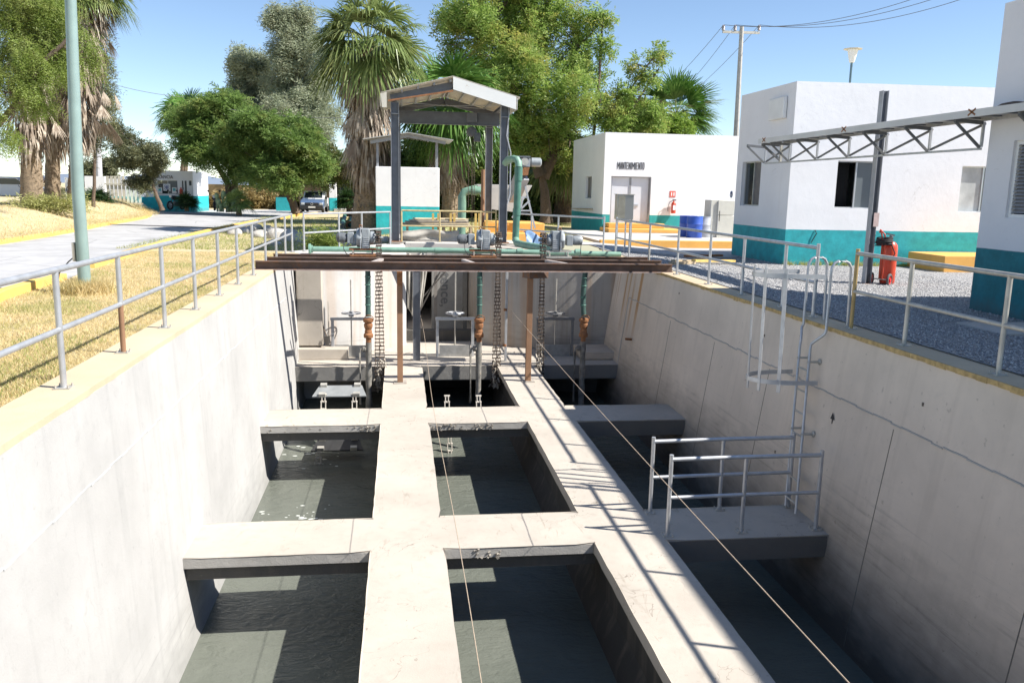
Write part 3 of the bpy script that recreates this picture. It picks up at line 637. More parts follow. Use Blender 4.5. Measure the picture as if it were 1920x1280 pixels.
for s in (-1, 1): MB().bb(.4+s*.085-.005, .4+s*.085+.005, 20.52, 20.68, ZB+.02, .0).build('flange', steelpale, t)
t = post_h('steel_post', 'thin pale upright pipe beside the right orange post', 2.62, 20.4, ZB, .02, galv, .06, .06)
for z in (-1.2, -2.1): MB().lathe([(.05, -.03), (.05, .03)], (2.6, 20.4, z), 10).build('clamp', rusty, t)
# long green pipe on the far beam
t = thing('green_pipe', 'long horizontal pale green pipe lying across the tank behind the beams', 'pipe', (-2.3, 21.9, .1)); 
MB().tube([(-2.25, 22.3, .12), (1, 22.3, .12), (3.2, 22.3, .10), (6.0, 22.3, .06)], .07, 14).build('pipe_run', greenpipe, t)
MB().lathe([(.14, 0), (.14, .05), (.1, .06), (.1, .1)], (-2.36, 22.3, .12), 14, (1, 0, 0)).build('end_flange', greenpipe, t)
for x in (-.8, 1.0, 3.2, 4.8): MB().lathe([(.082, -.08), (.082, .08)], (x, 22.3, .115), 14, (1, 0, 0)).build('coupling', greenpipe, t)
t = thing('green_riser_pipe', 'tall green pipe with a bend rising beside the right leg of the steel frame', 'pipe', (3.35, 24.6, .1))
top = PY(962, 297, 25); xb = PY(960, 462, 25)
MB().tube([(3.45, 25.0, .22), (3.47, 25.0, 1.0), (3.5, 25.0, top.z-.25)], .105, 16).build('pipe_run', darkgreenpipe, t)
MB().tube([(3.5, 25.0, top.z-.25), (3.5, 25.02, top.z-.12), (3.45, 25.08, top.z-.03), (3.38, 25.25, top.z+.0), (3.25, 25.6, top.z-.03), (3.2, 25.8, top.z-.12)], .105, 16).build('elbow', greenpipe, t)
MB().lathe([(.122, -.35), (.122, .05)], (3.5, 25, top.z-.3), 16).build('socket', darkgreenpipe, t)
MB().lathe([(.12, -.1), (.12, .1)], (3.47, 25, 1.1), 16).build('socket', darkgreenpipe, t)
MB().tube([(3.45, 25.0, .3), (3.47, 24.8, .18), (3.6, 24.3, .16), (4.0, 23.2, .14), (4.3, 22.5, .13)], .105, 16).build('lower_bend', greenpipe, t)
# ---------------------------------------------------------------- gear motors with chains
def gear_motor(label, x, flip):
    s = -1 if flip else 1
    t = thing('gear_motor', label, 'gear motor', (x, 21.2, .2), 'gear motors driving the chains'); X0 = x
    X = lambda v: x+s*v
    mb = MB(); mb.bb(X(-.42), X(.42), 20.9, 21.5, .202, .26); mb.bb(X(-.42), X(.42), 21.0, 21.4, .38, .43); mb.build('base_frame', rusty if not flip else galvold, t)
    mb = MB()
    for a in (-.3, .3):
        for b in (-.2, .2): mb.tube([(X(a), 21.2+b, .26), (X(a), 21.2+b, .38)], .022, 8)
    mb.build('stand_off', galvold, t)
    mb = MB(); mb.lathe([(.1, 0), (.27, .01), (.29, .06), (.29, .14), (.27, .18)], (X(-.2), 21.2, .74), 8, (s, 0, 0)); mb.bb(X(-.02), X(.22), 20.98, 21.42, .43, 1.02); mb.build('gearbox', motorgrey, t, .02)
    mb = MB(); [mb.bb(X(.03), X(.2), 20.965, 20.978, .5+.06*k, .53+.06*k) for k in range(5)]; mb.bb(X(-.07), X(-.04), 20.93, 21.47, .44, 1.05); mb.build('cooling_fins', galv, t)
    mb = MB(); mb.lathe([(.17, 0), (.2, .03), (.2, .12), (.12, .2), (.05, .24), (.05, .42)], (X(.22), 21.2, .74), 16, (s, 0, 0)); mb.build('output_shaft', motorgrey, t)
    mb = MB(); mb.bb(X(-.47), X(-.27), 21.04, 21.36, .58, .9); mb.build('reducer', motorgrey, t, .015)
    mb = MB(); mb.lathe([(.1, 0), (.14, .03), (.15, .06), (.15, .26), (.13, .32), (.05, .35)], (X(-.47), 21.2, .74), 14, (-s, 0, 0)); mb.build('motor', motordark if not flip else motorgrey, t)
    mb = MB(); [mb.torus((X(-.55-.04*k), 21.2, .74), .15, .007, (1, 0, 0), 16, 4) for k in range(5)]; mb.build('motor_ribs', motorgrey, t)
    mb = MB(); mb.torus((X(-.06), 21.2, 1.08), .045, .012, (0, 1, 0), 16, 6); mb.build('lifting_eye', rusty, t)
    mb = MB(); mb.tube([(X(-.6), 21.1, .6), (X(-.58), 21.0, .42), (X(-.5), 20.9, .3), (X(-.38), 20.9, .225)] if not flip else [(X(-.75), 21.1, .66), (X(-.72), 21.0, .4), (X(-.68), 20.9, .21)], .012, 6); mb.build('cable', blackmat, t)
    mb = MB()   # sprocket with teeth
    xs_ = X(.5); mb.lathe([(.07, -.03), (.16, -.012), (.16, .012), (.07, .03)], (xs_, 21.2, .74), 18, (1, 0, 0))
    for k in range(16): a = k*math.pi/8; d = Vector((0, math.cos(a), math.sin(a))); mb.bar(Vector((xs_, 21.2, .74))+d*.14, Vector((xs_, 21.2, .74))+d*.2, .02)
    mb.build('sprocket', chainmat, t); t.location = (X0, 19.8, .15); t.scale = (.74, .78, .78); return X0+s*.5*.74
M1x = PY(680, 450, 19.8).x; M2x = PY(905, 450, 19.8).x; M3x = PY(1046, 450, 19.8).x
S1 = gear_motor('grey gear motor on the far beam, leftmost, with a brown motor end', M1x, False)
S2 = gear_motor('grey gear motor on the far beam in the middle, beside the frame\'s right leg', M2x, False)
S3 = gear_motor('grey gear motor on the far beam with its chain on its left, nearest the workshop', M3x, True)
def chain_path(label, x, zbot, seed, blue=False, y=19.72, dx=0.0):
    r = random.Random(seed); t = thing('drive_chain', label, 'chain', (x, y, zbot), 'drive chains hanging from the gear motors'); mb = MB(); pts = []
    R = .17; zt = .57
    def link(p, q, w, k):
        p = Vector(p); q = Vector(q); o = Vector((w, 0, 0)); th = .012
        inner = .75 if k % 2 else 1.0
        mb.bar(p-o*inner, q-o*inner, .012, .03, up=(0, 1, 0)); mb.bar(p+o*inner, q+o*inner, .012, .03, up=(0, 1, 0)); mb.tube([p-o*1.25, p+o*1.25], .016, 6)
    path = []
    y0 = 18.6 if False else y
    L = zt-zbot; N = int(L/.085)
    for k in range(N+1):
        z = zbot+L*k/N; u = k/N; path.append((x-.045*(1-u)-dx*(1-u), y-R*.8-.12*(1-u)*0, z))
    for k in range(1, 8): a = math.pi*k/8; path.append((x, y-R*math.cos(a), zt+R*math.sin(a)))
    for k in range(N+1): u = 1-k/N; path.append((x+.07*(1-u), y+R*.8, zt-L*1.02*(k/N)))
    for k in range(len(path)-1): link(path[k], path[k+1], .052, k)
    mb.build('links', chainmat, t)
    mb = MB()  # caught rags and sludge near the bottom
    for _ in range(90):
        z = zbot+abs(r.gauss(0, .38)); side = r.choice((-1, 1)); cx = x+(-.05 if side < 0 else .07)+r.gauss(0, .04); cy = y+side*.16+r.gauss(0, .02)
        p = Vector((cx, cy, z)); q = p+Vector((r.gauss(0, .035), r.gauss(0, .03), -r.uniform(.04, .14))); w_ = r.uniform(.008, .022)
        n_ = len(mb.v); o = Vector((w_, r.uniform(-w_, w_), 0)); mb.v += [p-o, p+o, q+o*.6+Vector((0, .01, 0)), q-o*.7]; mb.f.append((n_, n_+1, n_+2, n_+3))
    mb.build('caught_rags', simple('rag_grey', (.42, .38, .32), .95, 0, .35, 20, 0, .3), t)
    return t
chain_path('rusty double chain hanging in the left bay from the leftmost gear motor', S1, -3.0, 1, dx=.02)
chain_path('rusty double chain hanging over the right walkway beam, with a ragged sludge clump', S2, -2.95, 2, dx=.03)
chain_path('rusty double chain hanging in the right bay, left of the dark handwheel', S3, -2.75, 3, dx=.02)
# ---------------------------------------------------------------- riser hoses with rusty valves
def riser(label, px, bend, seed):
    p = PY(px, 560, 19.35); x = p.x; y = 19.35; t = thing('riser_pipe', label, 'pipe', (x, y, -3.6), 'riser pipes with rusty couplings')
    pts = []
    for k in range(15): u = k/14; pts.append((x+bend*math.sin(u*math.pi*.5+.2)*(1-u), y+.05*math.sin(u*3), -1.22+1.3*u))
    mb = MB(); mb.tube([(a, b, c) for a, b, c in pts], [.062+.003*math.sin(k*2.2) for k in range(15)], 14); mb.build('green_hose', hosegreen, t)
    mb = MB(); [mb.torus(pts[k], .066, .012, (bend*.2, 0, 1), 16, 6) for k in (3, 5, 8, 10, 12)]; mb.build('hose_clamps', darkgreenpipe, t)
    xc = pts[0][0]
    mb = MB(); mb.lathe([(.06, -.1), (.06, .0), (.1, .01), (.11, .03), (.11, .09), (.085, .12), (.085, .17), (.07, .2), (.085, .23), (.1, .28), (.1, .33), (.075, .36), (.11, .38), (.12, .41), (.12, .45), (.07, .47)], (xc, y, -1.72), 16); mb.build('valve', rusty, t)
    mb = MB(); mb.torus((xc+.02, y-.05, -1.26), .1, .01, (.1, .9, .4), 20, 6); mb.build('clamp_ring', rusty, t)
    mb = MB(); zs = [-3.9+.16*k for k in range(14)]; r = random.Random(seed); mb.tube([(xc+r.gauss(0, .004), y, z) for z in zs], [.068+r.uniform(-.006, .012) for z in zs], 12); mb.build('lower_pipe', sludge, t)
    mb = MB(); mb.tube([(xc-.06, y, -1.98), (xc-.18, y-.02, -1.98), (xc-.2, y-.03, -2.06), (xc-.2, y-.03, -3.3)], .028, 8); mb.build('branch_pipe', sludge, t)
    mb = MB(); mb.lathe([(.05, -.05), (.07, -.03), (.07, .03), (.05, .05)], (xc-.1, y, -1.98), 10, (1, 0, 0)); mb.build('branch_valve', sludge, t)
riser('green and rust riser pipe in the left bay, left of its chain', 690, .0, 1)
riser('green and rust riser pipe in the middle bay', 899, .01, 2)
riser('bent green riser pipe in the dark right bay near the wall', 1098, -.12, 3)
# a short bracket under the front beam on the left
q = PY(700, 512, 19); mb = MB(); mb.bar((-.98, 18.9, -.08), (-.4, 19.2, -.02), .07, .05); tag(mb.build('bracket_bar', galvold), 'short tilted pale bar under the front beam beside the left riser pipe', 'steel bar')
# ---------------------------------------------------------------- sluice gates with handwheels
def gate(label, pl, pr_, y, mat, stemtop):
    a = PZ(pl, 665, ZB); x0 = PY(pl, 640, y).x; x1 = PY(pr_, 640, y).x; xc = (x0+x1)/2; t = thing('sluice_gate', label, 'sluice gate', (xc, y, ZB), 'sluice gates with handwheels')
    for x in (x0, x1): mb = MB(); mb.bb(x-.035, x+.035, y-.04, y+.04, ZB+.001, ZB+.95); mb.build('frame_post', mat, t, .006)
    mb = MB(); mb.bb(x0-.05, x1+.05, y-.06, y+.06, ZB+.952, ZB+1.015); mb.build('cross_head', mat, t, .006)
    mb = MB(); mb.bb(x0+.052, x1-.052, y-.02, y+.02, ZB+.002, ZB+.3); mb.build('gate_plate', simple('gate_plate_grey', (.3, .3, .29), .6, .3, .2, 6, .1), t)
    MB().tube([(xc, y, ZB+.3), (xc, y, stemtop)], .018, 8).build('stem', galvold, t)
    w_ = MB(); w_.torus((xc, y, ZB+1.13), .235, .014, (0, 0, 1), 32, 8); [w_.tube([(xc, y, ZB+1.12), (xc+.23*math.cos(k*math.pi/3+.3), y+.23*math.sin(k*math.pi/3+.3), ZB+1.13)], .01, 6) for k in range(6)]; w_.lathe([(.06, -.09), (.07, -.06), (.045, .0), (.045, .05)], (xc, y, ZB+1.13), 14)
    w_.build('handwheel', mat, t); return xc
gate('pale sluice gate with a handwheel in front of the sunlit left end wall', 624, 694, 21.1, steelpale, -.55)
gate('sluice gate with a bright handwheel in the mouth of the middle channel', 820, 886, 21.1, galv, .0)
gate('shaded sluice gate with a dark handwheel in the right bay', 1008, 1072, 21.1, simple('gate_dark', (.2, .2, .2), .6, .3, .2, 6, .15), -.5)
mb = MB(); a = PY(617, 652, 21.2); mb.tube([(a.x, 21.2, ZB+.0), (a.x, 21.2, -1.1)], .012, 8); tag(mb.build('thin_rod', galvold), 'thin upright rod standing left of the pale sluice gate', 'rod')
a = PY(597, 588, 21.2); b = PY(613, 632, 20.9); mb = MB(); mb.tube([(a.x, 21.25, a.z), (b.x, 20.9, b.z)], .014, 7); o = mb.build('handle', bark)
t = thing('shovel', 'small shovel leaning against the pilaster at the left end wall', 'shovel', (b.x, 20.9, b.z)); bpy.data.objects.remove(o)
MB().tube([(a.x, 21.25, a.z), (b.x, 20.9, b.z)], .014, 7).build('handle', bark, t); MB().extr([(b.x-.07, 20.9, b.z+.02), (b.x+.07, 20.88, b.z+.04), (b.x+.09, 20.87, b.z-.14), (b.x, 20.86, b.z-.2), (b.x-.06, 20.88, b.z-.14)], (0, .012, 0)).build('blade', simple('shovel_steel', (.1, .09, .08), .6, .4), t)
# ---------------------------------------------------------------- scraper flights and collector chains
def flight(label, x0, x1, y, z, tilt, mat, group, legs=True):
    t = thing('scraper_flight', label, 'scraper board', ((x0+x1)/2, y, z), group); c = Vector(((x0+x1)/2, y, z)); Y = Vector((0, math.cos(tilt), math.sin(tilt))); Z = Vector((0, -math.sin(tilt), math.cos(tilt)))
    mb = MB(); n = len(mb.v); w0 = (x1-x0)/2; h = .24
    mb.extr([c+Vector((-w0, 0, 0))-Y*h, c+Vector((w0, 0, 0))-Y*h, c+Vector((w0*.8, 0, 0))+Y*h, c+Vector((-w0*.8, 0, 0))+Y*h], Z*.03); mb.build('board', mat, t, .004)
    for a in (-.42, .42):
        for s in (-1, 1): MB().box(c+Vector((a*w0*1.5, 0, 0))+Y*h*.85*s+Z*.05, (.13, .1, .07), (Vector((1, 0, 0)), Y, Z)).build('shoe', galvold, t)
    return t
def collector(label, x, y0, z0, y1, z1, mat):
    t = thing('collector_chain', label, 'chain', (x, y0, z0), 'collector chains of the scraper'); mb = MB(); n = max(3, int(math.hypot(y1-y0, z1-z0)/.13))
    for k in range(n):
        p = Vector((x, y0+(y1-y0)*k/n, z0+(z1-z0)*k/n)); q = Vector((x, y0+(y1-y0)*(k+1)/n, z0+(z1-z0)*(k+1)/n)); w_ = .045 if k % 2 else .03
        for s in (-1, 1): mb.bar(p+Vector((s*w_, 0, 0)), q+Vector((s*w_, 0, 0)), .016, .05, up=(0, 1, 0))
        mb.tube([p-Vector((.06, 0, 0)), p+Vector((.06, 0, 0))], .022, 8)
    mb.build('links', mat, t); return t
pale = simple('flight_grey', (.24, .25, .25), .6, .1, .15, 5, .08, .1); lch = simple('pale_chain', (.5, .46, .4), .7, .1, .25, 20, .3, .3, (.3, .18, .1))
a = PY(587, 735, 17.2); b = PY(688, 735, 17.2)
flight('grey scraper board tilted on chains in the left rear opening', a.x, b.x, 17.2, a.z, .25, pale, 'scraper boards')
for k, px in enumerate((607, 665)): q = PY(px, 748, 17.0); collector('pale chain under the scraper board in the left rear opening, %s one' % ('left' if k == 0 else 'right'), q.x, 17.0, q.z+.1, 16.7, q.z-.6, lch)
for k, px in enumerate((838, 897)): q = PY(px, 742, 17.0); collector('pale chain end sticking up in the middle rear opening, %s one' % ('left' if k == 0 else 'right'), q.x, 17.0, q.z, 16.75, q.z-.6, lch)
a = PY(582, 828, 15.2); b = PY(680, 828, 15.2)
a = PY(585, 836, 16.5); b = PY(682, 836, 16.5)
flight('dark scraper board just above the water in the left middle opening', a.x, b.x, 16.5, a.z, .2, simple('board_wet', (.03, .03, .03), .5, 0), 'scraper boards')
MB_ = MB(); MB_.tube([(a.x+.1, 16.8, a.z+.13), (b.x-.25, 16.8, a.z+.13)], .022, 8); tag(MB_.build('white_rod', white), 'bright white rod lying on the dark scraper board', 'rod')
q = PY(597, 848, 16.15); collector('pale chain going into the water below the dark scraper board', q.x, 16.15, q.z, 16.05, -3.75, lch)
q = PY(843, 818, 16.7); collector('pale chain going into the water in the middle opening', q.x, 16.7, q.z, 16.55, -3.75, lch)
# ---------------------------------------------------------------- thin lines running towards the camera
mb = MB(); mb.tube([(.48+.02*math.sin(k*.4), 20.55-17.5*k/24, -1.3-.03*math.sin(k/24*math.pi)) for k in range(25)], .0035, 6); rope = simple('rope', (.42, .33, .24), .9, 0, .2, 30); tag(mb.build('thin_line', rope), 'thin brown line stretched along the middle walkway beam', 'line', 'thin lines stretched along the tank')
mb = MB(); pts = [(2.74, 20.4-17.4*k/24, -1.22-.04*math.sin(k/24*math.pi)) for k in range(25)]
mb.tube(pts, .0045, 6); tag(mb.build('thin_line', rope), 'thin pale line running past the small platform to the lower right', 'line', 'thin lines stretched along the tank')
# ---------------------------------------------------------------- tarpaulins and boards in the rear channel
def drape(label, name, x0, x1, y, z0, z1, folds, mat, seed, slant=0):
    r = random.Random(seed); mb = MB(); nx, nz = 46, 30; ph = [r.uniform(0, 6) for _ in range(5)]
    for i in range(nx+1):
        for j in range(nz+1):
            u = i/nx; v = j/nz; x = x0+(x1-x0)*u*(1-.35*v*slant); z = z1+(z0-z1)*v*(1-.25*abs(u-.4)*slant)+.03*math.sin(u*9+ph[0])
            yy = y+.07*math.sin(u*folds+ph[1]+v*1.5)+.04*math.sin(u*folds*2.3+ph[2]-v*3)+.03*math.sin(v*7+u*4); mb.v.append((x, yy, z))
    for i in range(nx):
        for j in range(nz): a = i*(nz+1)+j; mb.f.append((a, a+nz+1, a+nz+2, a+1))
    o = mb.build(name, mat); so_ = o.modifiers.new('thick', 'SOLIDIFY'); so_.thickness = .004; return tag(o, label, 'tarpaulin')
drape('grey folded tarpaulin hanging in the left of the rear channel mouth', 'tarpaulin', .2, .8, 23.05, -1.75, -.05, 16, cloth, 3, 1)
drape('wrinkled grey tarpaulin hanging behind the yellow railing over the rear platform front', 'tarpaulin', .0, 1.9, 27.15, .08, .42, 4, cloth, 5)
panel = thing('lettered_board', 'pale board with faded vertical lettering in the rear channel', 'board', (1.0, 24.6, ZB)); pc = PY(836, 560, 24.6)
MB().bb(pc.x-.42, pc.x+.5, 24.6, 24.64, -2.5, -.02).build('board', simple('board_pale', (.30, .29, .265), .8, 0, .12, 4, .05), panel)
Mt = frame_mat((pc.x-.02, 24.594, -1.0), (0, 0, -1), (1, 0, 0)); textmesh('cotence,', .42, .001, simple('faded_letter', (.15, .15, .15), .9), 'lettering', Mt, panel, bold=.008)
for k, (px, w_, mt) in enumerate(((817, .09, wood), (872, .12, wood), (905, .16, bark))):
    q = PY(px, 560, 23.9); mb = MB(); mb.bb(q.x-w_/2, q.x+w_/2, 23.9, 23.95, -2.5, -.03); tag(mb.build('upright_plank', simple('plank%d' % k, [(.22, .2, .18), (.17, .16, .14), (.09, .055, .035)][k], .85)), ['narrow grey plank upright left of the lettered board', 'grey plank upright between lettered board and dark plank', 'dark brown plank upright at the right of the channel mouth'][k], 'plank', 'planks standing in the rear channel')
for k, (q0, q1) in enumerate((((778, 600), (826, 508)), ((790, 560), (838, 506)), ((770, 560), (800, 508)))):
    a = PY(*q0, 23.7+.1*k); b = PY(*q1, 23.9+.1*k); tag(MB().bar(a, b, .045, .03).build('leaning_bar', simple('leaning_dark', (.05, .045, .04), .8)), ['longest dark bar leaning across the left of the rear channel', 'dark bar leaning nearest the lettered board in the rear channel', 'short dark bar leaning at the far left of the rear channel'][k], 'bar', 'dark bars leaning in the rear channel')
# ================================================================== STEEL FRAME WITH ROOF AND HOIST
fr = thing('hoist_frame', 'tall grey steel frame with a pitched white metal roof behind the tank', 'steel frame', (1.6, 28.5, .06))
FY0, FY1 = 26.65, 31.2
xl = PY(741, 330, FY0).x; xr = PY(944, 330, FY0).x; zt = PY(739, 192, FY0).z; xl2 = xl-.0; xr2 = PY(916, 330, FY1).x
zpk = PY(848, 147, FY0).z
def hcol(x, y, z0, z1, name='column'):
    o = MB().bb(x-.11, x+.11, y-.006, y+.006, z0, z1).build(name, steelgrey, fr); mb = MB()
    mb.bb(x-.125, x-.111, y-.11, y+.11, z0, z1); mb.bb(x+.111, x+.125, y-.11, y+.11, z0, z1); mb.build('flange', steelpale, o)
    MB().bb(x-.11, x+.11, y-.1, y-.007, z1-.35, z1-.33).build('stiffener', steelpale, o); MB().bb(x-.2, x+.2, y-.18, y+.18, z0-.02, z0-.001).build('base_plate', rusty, o)
xr2 = xr
hcol(xl, FY0, .09, zt); hcol(xr, FY0, .09, zt); hcol(xl+.05, FY1, .09, zt); hcol(xr2, FY1, .09, zt)
xm = PY(848, 150, FY0).x; dz_ = zpk-zt
rid = zpk
for yy_ in (FY0, FY1):
    mb = MB(); mb.bar((xl-.13, yy_, zt+.12), (xm, yy_, rid-.22), .1, .22); mb.bar((xr+.13, yy_, zt+.12), (xm, yy_, rid-.22), .1, .22); mb.build('rafter', steelgrey, fr)
for k in range(4):
    for s, x_ in ((-1, xl), (1, xr)):
        u = .12+k*.28; x = x_+(xm-x_)*u; z = zt+.24+(rid-zt-.36)*u; MB().bb(x-.03, x+.03, FY0-.3, FY1+.3, z-.0, z+.07).build('purlin', steelpale, fr)
    mb = MB()
for s, x_ in ((-1, xl-.42), (1, xr+.42)):
    mb = MB(); zE = zt+.22; zP = rid; n = 36
    for j, yy_ in enumerate((FY0-.45, FY1+.45)):
        for i in range(n+1):
            u = i/n; mb.v.append((x_+(xm-x_)*u, yy_, zE+(zP-zE)*u+.0))
    # corrugation runs along the slope: subdivide along Y
    mb = MB(); ny = 90
    for j in range(ny+1):
        yy_ = FY0-.45+(FY1-FY0+.9)*j/ny; dz2 = .018*(1 if (j % 4) in (0, 1) else -1)
        mb.v += [(x_, yy_, zE+dz2), (xm, yy_, zP+dz2)]
    for j in range(ny): mb.f.append((j*2, j*2+1, j*2+3, j*2+2))
    o = mb.build('roof_sheet', cream, fr, smooth=False); so_ = o.modifiers.new('thick', 'SOLIDIFY'); so_.thickness = .012
zE = zt+.22
fasc = simple('white_fascia_rusty', (.74, .74, .71), .5, .1, .05, 2, .28, .05, (.45, .3, .18))
mb = MB(); y = FY0-.47; mb.extr([(xm, y, rid-.01), (xr+.3, y, zE+.02), (xr+.3, y, zE-.36), (xm, y, rid-.38)], (0, .012, 0)); mb.build('front_fascia', fasc, fr)
mb = MB(); mb.extr([(xl-.42, y, zE-.02), (xl-.24, y, zE+.03), (xl-.24, y, zE-.42), (xl-.38, y, zE-.42)], (0, .012, 0)); mb.bb(xl-.43, xl-.42, y, FY1+.4, zE-.4, zE-.02); mb.build('corner_fascia', cream, fr)
MB().bb(xr+.33, xr+.34, y+.02, FY1+.4, zE-.36, zE-.01).build('side_fascia', fasc, fr)
mb = MB(); mb.bar((xl-.2, y+.02, zE-.22), (xm, y+.02, rid-.42), .04, .05); mb.build('edge_angle', rusty, fr)
mb = MB(); mb.tube([(xl, FY0+.3, zt+.05), (xr, FY1-.3, zt+.28)], .012, 6); mb.tube([(xr, FY0+.3, zt+.05), (xl, FY1-.3, zt+.28)], .012, 6); mb.build('brace_rod', steelpale, fr)
zc = PY(840, 222, 29).z
mb = MB(); mb.ibeam((xl, 29, zc), (xr+.12, 29, zc), .16, .42, .02); mb.build('crane_beam', steelgrey, fr)
for x_ in (xl, xr): MB().ibeam((x_, FY0, zc+.25), (x_, FY1, zc+.25), .12, .1, .012).build('side_beam', steelgrey, fr)
MB().tube([(xr+.16, FY0, zt), (xr+.06, FY0-.14, 3.4), (xr+.2, FY0-.1, 2.9), (xr+.2, FY0-.1, 1.6), (xr+.12, FY0-.14, 1.3)], .022, 8).build('conduit', steelpale, fr)
hx_ = PY(884, 245, 28.95).x
ho = thing('chain_hoist', 'chain hoist on the cross beam of the steel frame', 'hoist', (hx_, 28.95, zc-.8))
MB().bb(hx_-.18, hx_+.18, 28.85, 29.15, zc-.12, zc+.2).build('trolley', steelgrey, ho, .02); MB().lathe([(.12, -.1), (.17, -.06), (.17, .06), (.12, .1)], (hx_, 28.9, zc-.42), 18, (0, 1, 0)).build('drum', motordark, ho)
MB().bb(hx_+.08, hx_+.3, 28.8, 29, zc-.75, zc-.45).build('hook_block', motordark, ho, .02)
mb = MB(); 
for dx_, zb_ in ((-.09, 1.1), (.02, .3), (.06, .45), (.12, 1.0)):
    z = zc-.5; k = 0
    while z > zb_: mb.torus((hx_+dx_-.001*k*dx_, 28.9, z), .017, .006, (1, 0, 0) if k % 2 else (0, 1, 0), 8, 4); z -= .042; k += 1
mb.build('hand_chain', chainmat, ho)
# conveyor / screw press at the right of the frame
pm = thing('screw_press', 'grey screw press head with a motor on a slanted chute beside the green riser pipe', 'machine', (4.2, 29, 0))
def BX(mbx, px0, py0, px1, py1, Y, d): a = PY(px0, py0, Y); b = PY(px1, py1, Y); mbx.bb(a.x, b.x, Y, Y+d, b.z, a.z); return mbx
o = BX(MB(), 971, 297, 994, 313, 28.3, .6).build('head', steelpale, pm, .01); BX(MB(), 970, 292, 995, 296, 28.25, .7).build('lid', steelgrey, pm)
a = PY(973, 314, 28.3); b = PY(993, 314, 28.3); c = PY(990, 329, 28.3); d = PY(971, 329, 28.3)
mb = MB(); mb.extr([a, b, c, d], (0, .5, 0)); mb.build('outlet', rusty, pm)
q = PY(984, 303, 28.28); MB().lathe([(.1, -.04), (.13, 0), (.13, .02)], q, 14, (0, -1, 0)).build('bearing', galvold, pm)
q = PY(995, 304, 28.4); MB().lathe([(.08, 0), (.15, .04), (.15, .34), (.1, .38)], (q.x, 28.5, q.z), 14, (1, 0, 0)).build('motor', motorgrey, pm)
a = PY(980, 330, 28.5); b = PY(962, 362, 29.0); MB().bar((a.x, 28.6, a.z), (b.x, 29.2, b.z-.2), .38, .4).build('chute', steelpale, pm)
a = PY(982, 338, 28.5); 
for (pa_, pb_) in (((982, 338), (1003, 428)), ((980, 372), (968, 430)), ((993, 376), (960, 408))):
    p_ = PY(*pa_, 28.7); q = PY(*pb_, 28.7); MB().bar(p_, q, .06).build('leg', galv, pm)
for yy_, x0_, x1_ in ((370, 965, 989), (395, 965, 995)): p_ = PY(x0_, yy_, 28.7); q = PY(x1_, yy_, 28.7); MB().bar(p_, q, .05).build('brace', galv, pm)
hp = thing('hopper', 'pale steel hopper behind the legs of the steel frame', 'hopper', (3.2, 30, .4)); 
P4 = [PY(895, 346, 31.8), PY(998, 348, 31.8), PY(968, 398, 31.8), PY(918, 392, 31.8)]; Q4 = [Vector(p_)+Vector((0, 1.6, 0)) for p_ in P4]; Q4[2].y = P4[2].y+.7; Q4[3].y = P4[3].y+.7
mb = MB(); mb.v = P4+Q4; mb.f = [(0, 1, 2, 3), (5, 4, 7, 6), (1, 5, 6, 2), (4, 0, 3, 7), (3, 2, 6, 7)]; o = mb.build('bin', simple('hopper_pale', (.5, .5, .48), .5, .1, .1, 3, .2), hp, smooth=False); s_ = o.modifiers.new('thick', 'SOLIDIFY'); s_.thickness = .02
for p_ in P4[:2]: MB().bar((p_.x*.0+(P4[2].x if p_ is P4[1] else P4[3].x), 32, P4[3].z), ((P4[2].x if p_ is P4[1] else P4[3].x), 32, 0), .07).build('leg', galv, hp)
for p_, z in ((910, 0), (930, 0)): pass
# small green elbow pipe behind
gp = thing('green_elbow_pipe', 'pale green pipe arching behind the yellow railing', 'pipe', (1.9, 30.3, 0)); a = PY(865, 440, 30.2); b = PY(868, 360, 30.2); c = PY(905, 358, 30.2)
MB().tube([(a.x, 30.2, 0), (a.x+.02, 30.2, b.z-.15), (a.x+.1, 30.2, b.z), (a.x+.3, 30.2, b.z+.06), (c.x, 30.2, b.z+.06)], .15, 14).build('pipe_run', greenpipe, gp); MB().lathe([(.17, -.1), (.17, .1)], (a.x+.45, 30.2, b.z+.06), 14, (1, 0, 0)).build('coupling', greenpipe, gp)
a = PY(906, 318, 29.5); tag(MB().tube([(a.x, 29.5, .06), (a.x, 29.5, a.z)], .07, 10).build('orange_pole', rustpost), 'rust-orange upright pole beside the rear right leg of the frame', 'pole')
yt = thing('timber_rack', 'rack of yellow upright timbers and stacked boards on the rear platform', 'rack', (1.6, 28.2, .06))
for px in (812, 822, 845, 852, 892, 899, 913): a = PY(px, 400, 27.9); MB().bb(a.x-.035, a.x+.035, 27.86, 27.94, .061, a.z).build('upright', yellowwood, yt)
for k in range(5): MB().box((1.1+.06*k, 28.0+.05*k, .55+.05*k), (2.4-.15*k, .6, .03), (Vector((1, .03*k, 0)).normalized(), Vector((-.03*k, 1, 0)).normalized(), Vector((0, 0, 1)))).build('stacked_board', simple('board%d' % (k % 3), [(.5, .45, .36), (.6, .5, .33), (.3, .26, .22)][k % 3], .85, 0, .2), yt)
for x in (.2, 1.4, 2.3): MB().bb(x, x+.08, 27.75, 28.3, .061, .53).build('trestle', wood, yt)
tag(MB().bb(2.9, 5.0, 28.9, 31, .0, .62).build('plinth', orangep, None, .02), 'orange painted concrete plinth under the screw press', 'plinth')
tag(MB().bb(2.9, 4.3, 28.3, 28.89, .0, .3).build('step_block', orangep, None, .02), 'low orange concrete step in front of the plinth', 'step')
tb = MB(); nn = 12
for i in range(nn+1):
    for j in range(nn+1): u, v = i/nn, j/nn; tb.v.append((3.9+.7*u-.1*v, 25.6+.3*v, .03+.5*math.sin(v*1.6)*(1-.5*u)+.06*math.sin(u*9+v*5)))
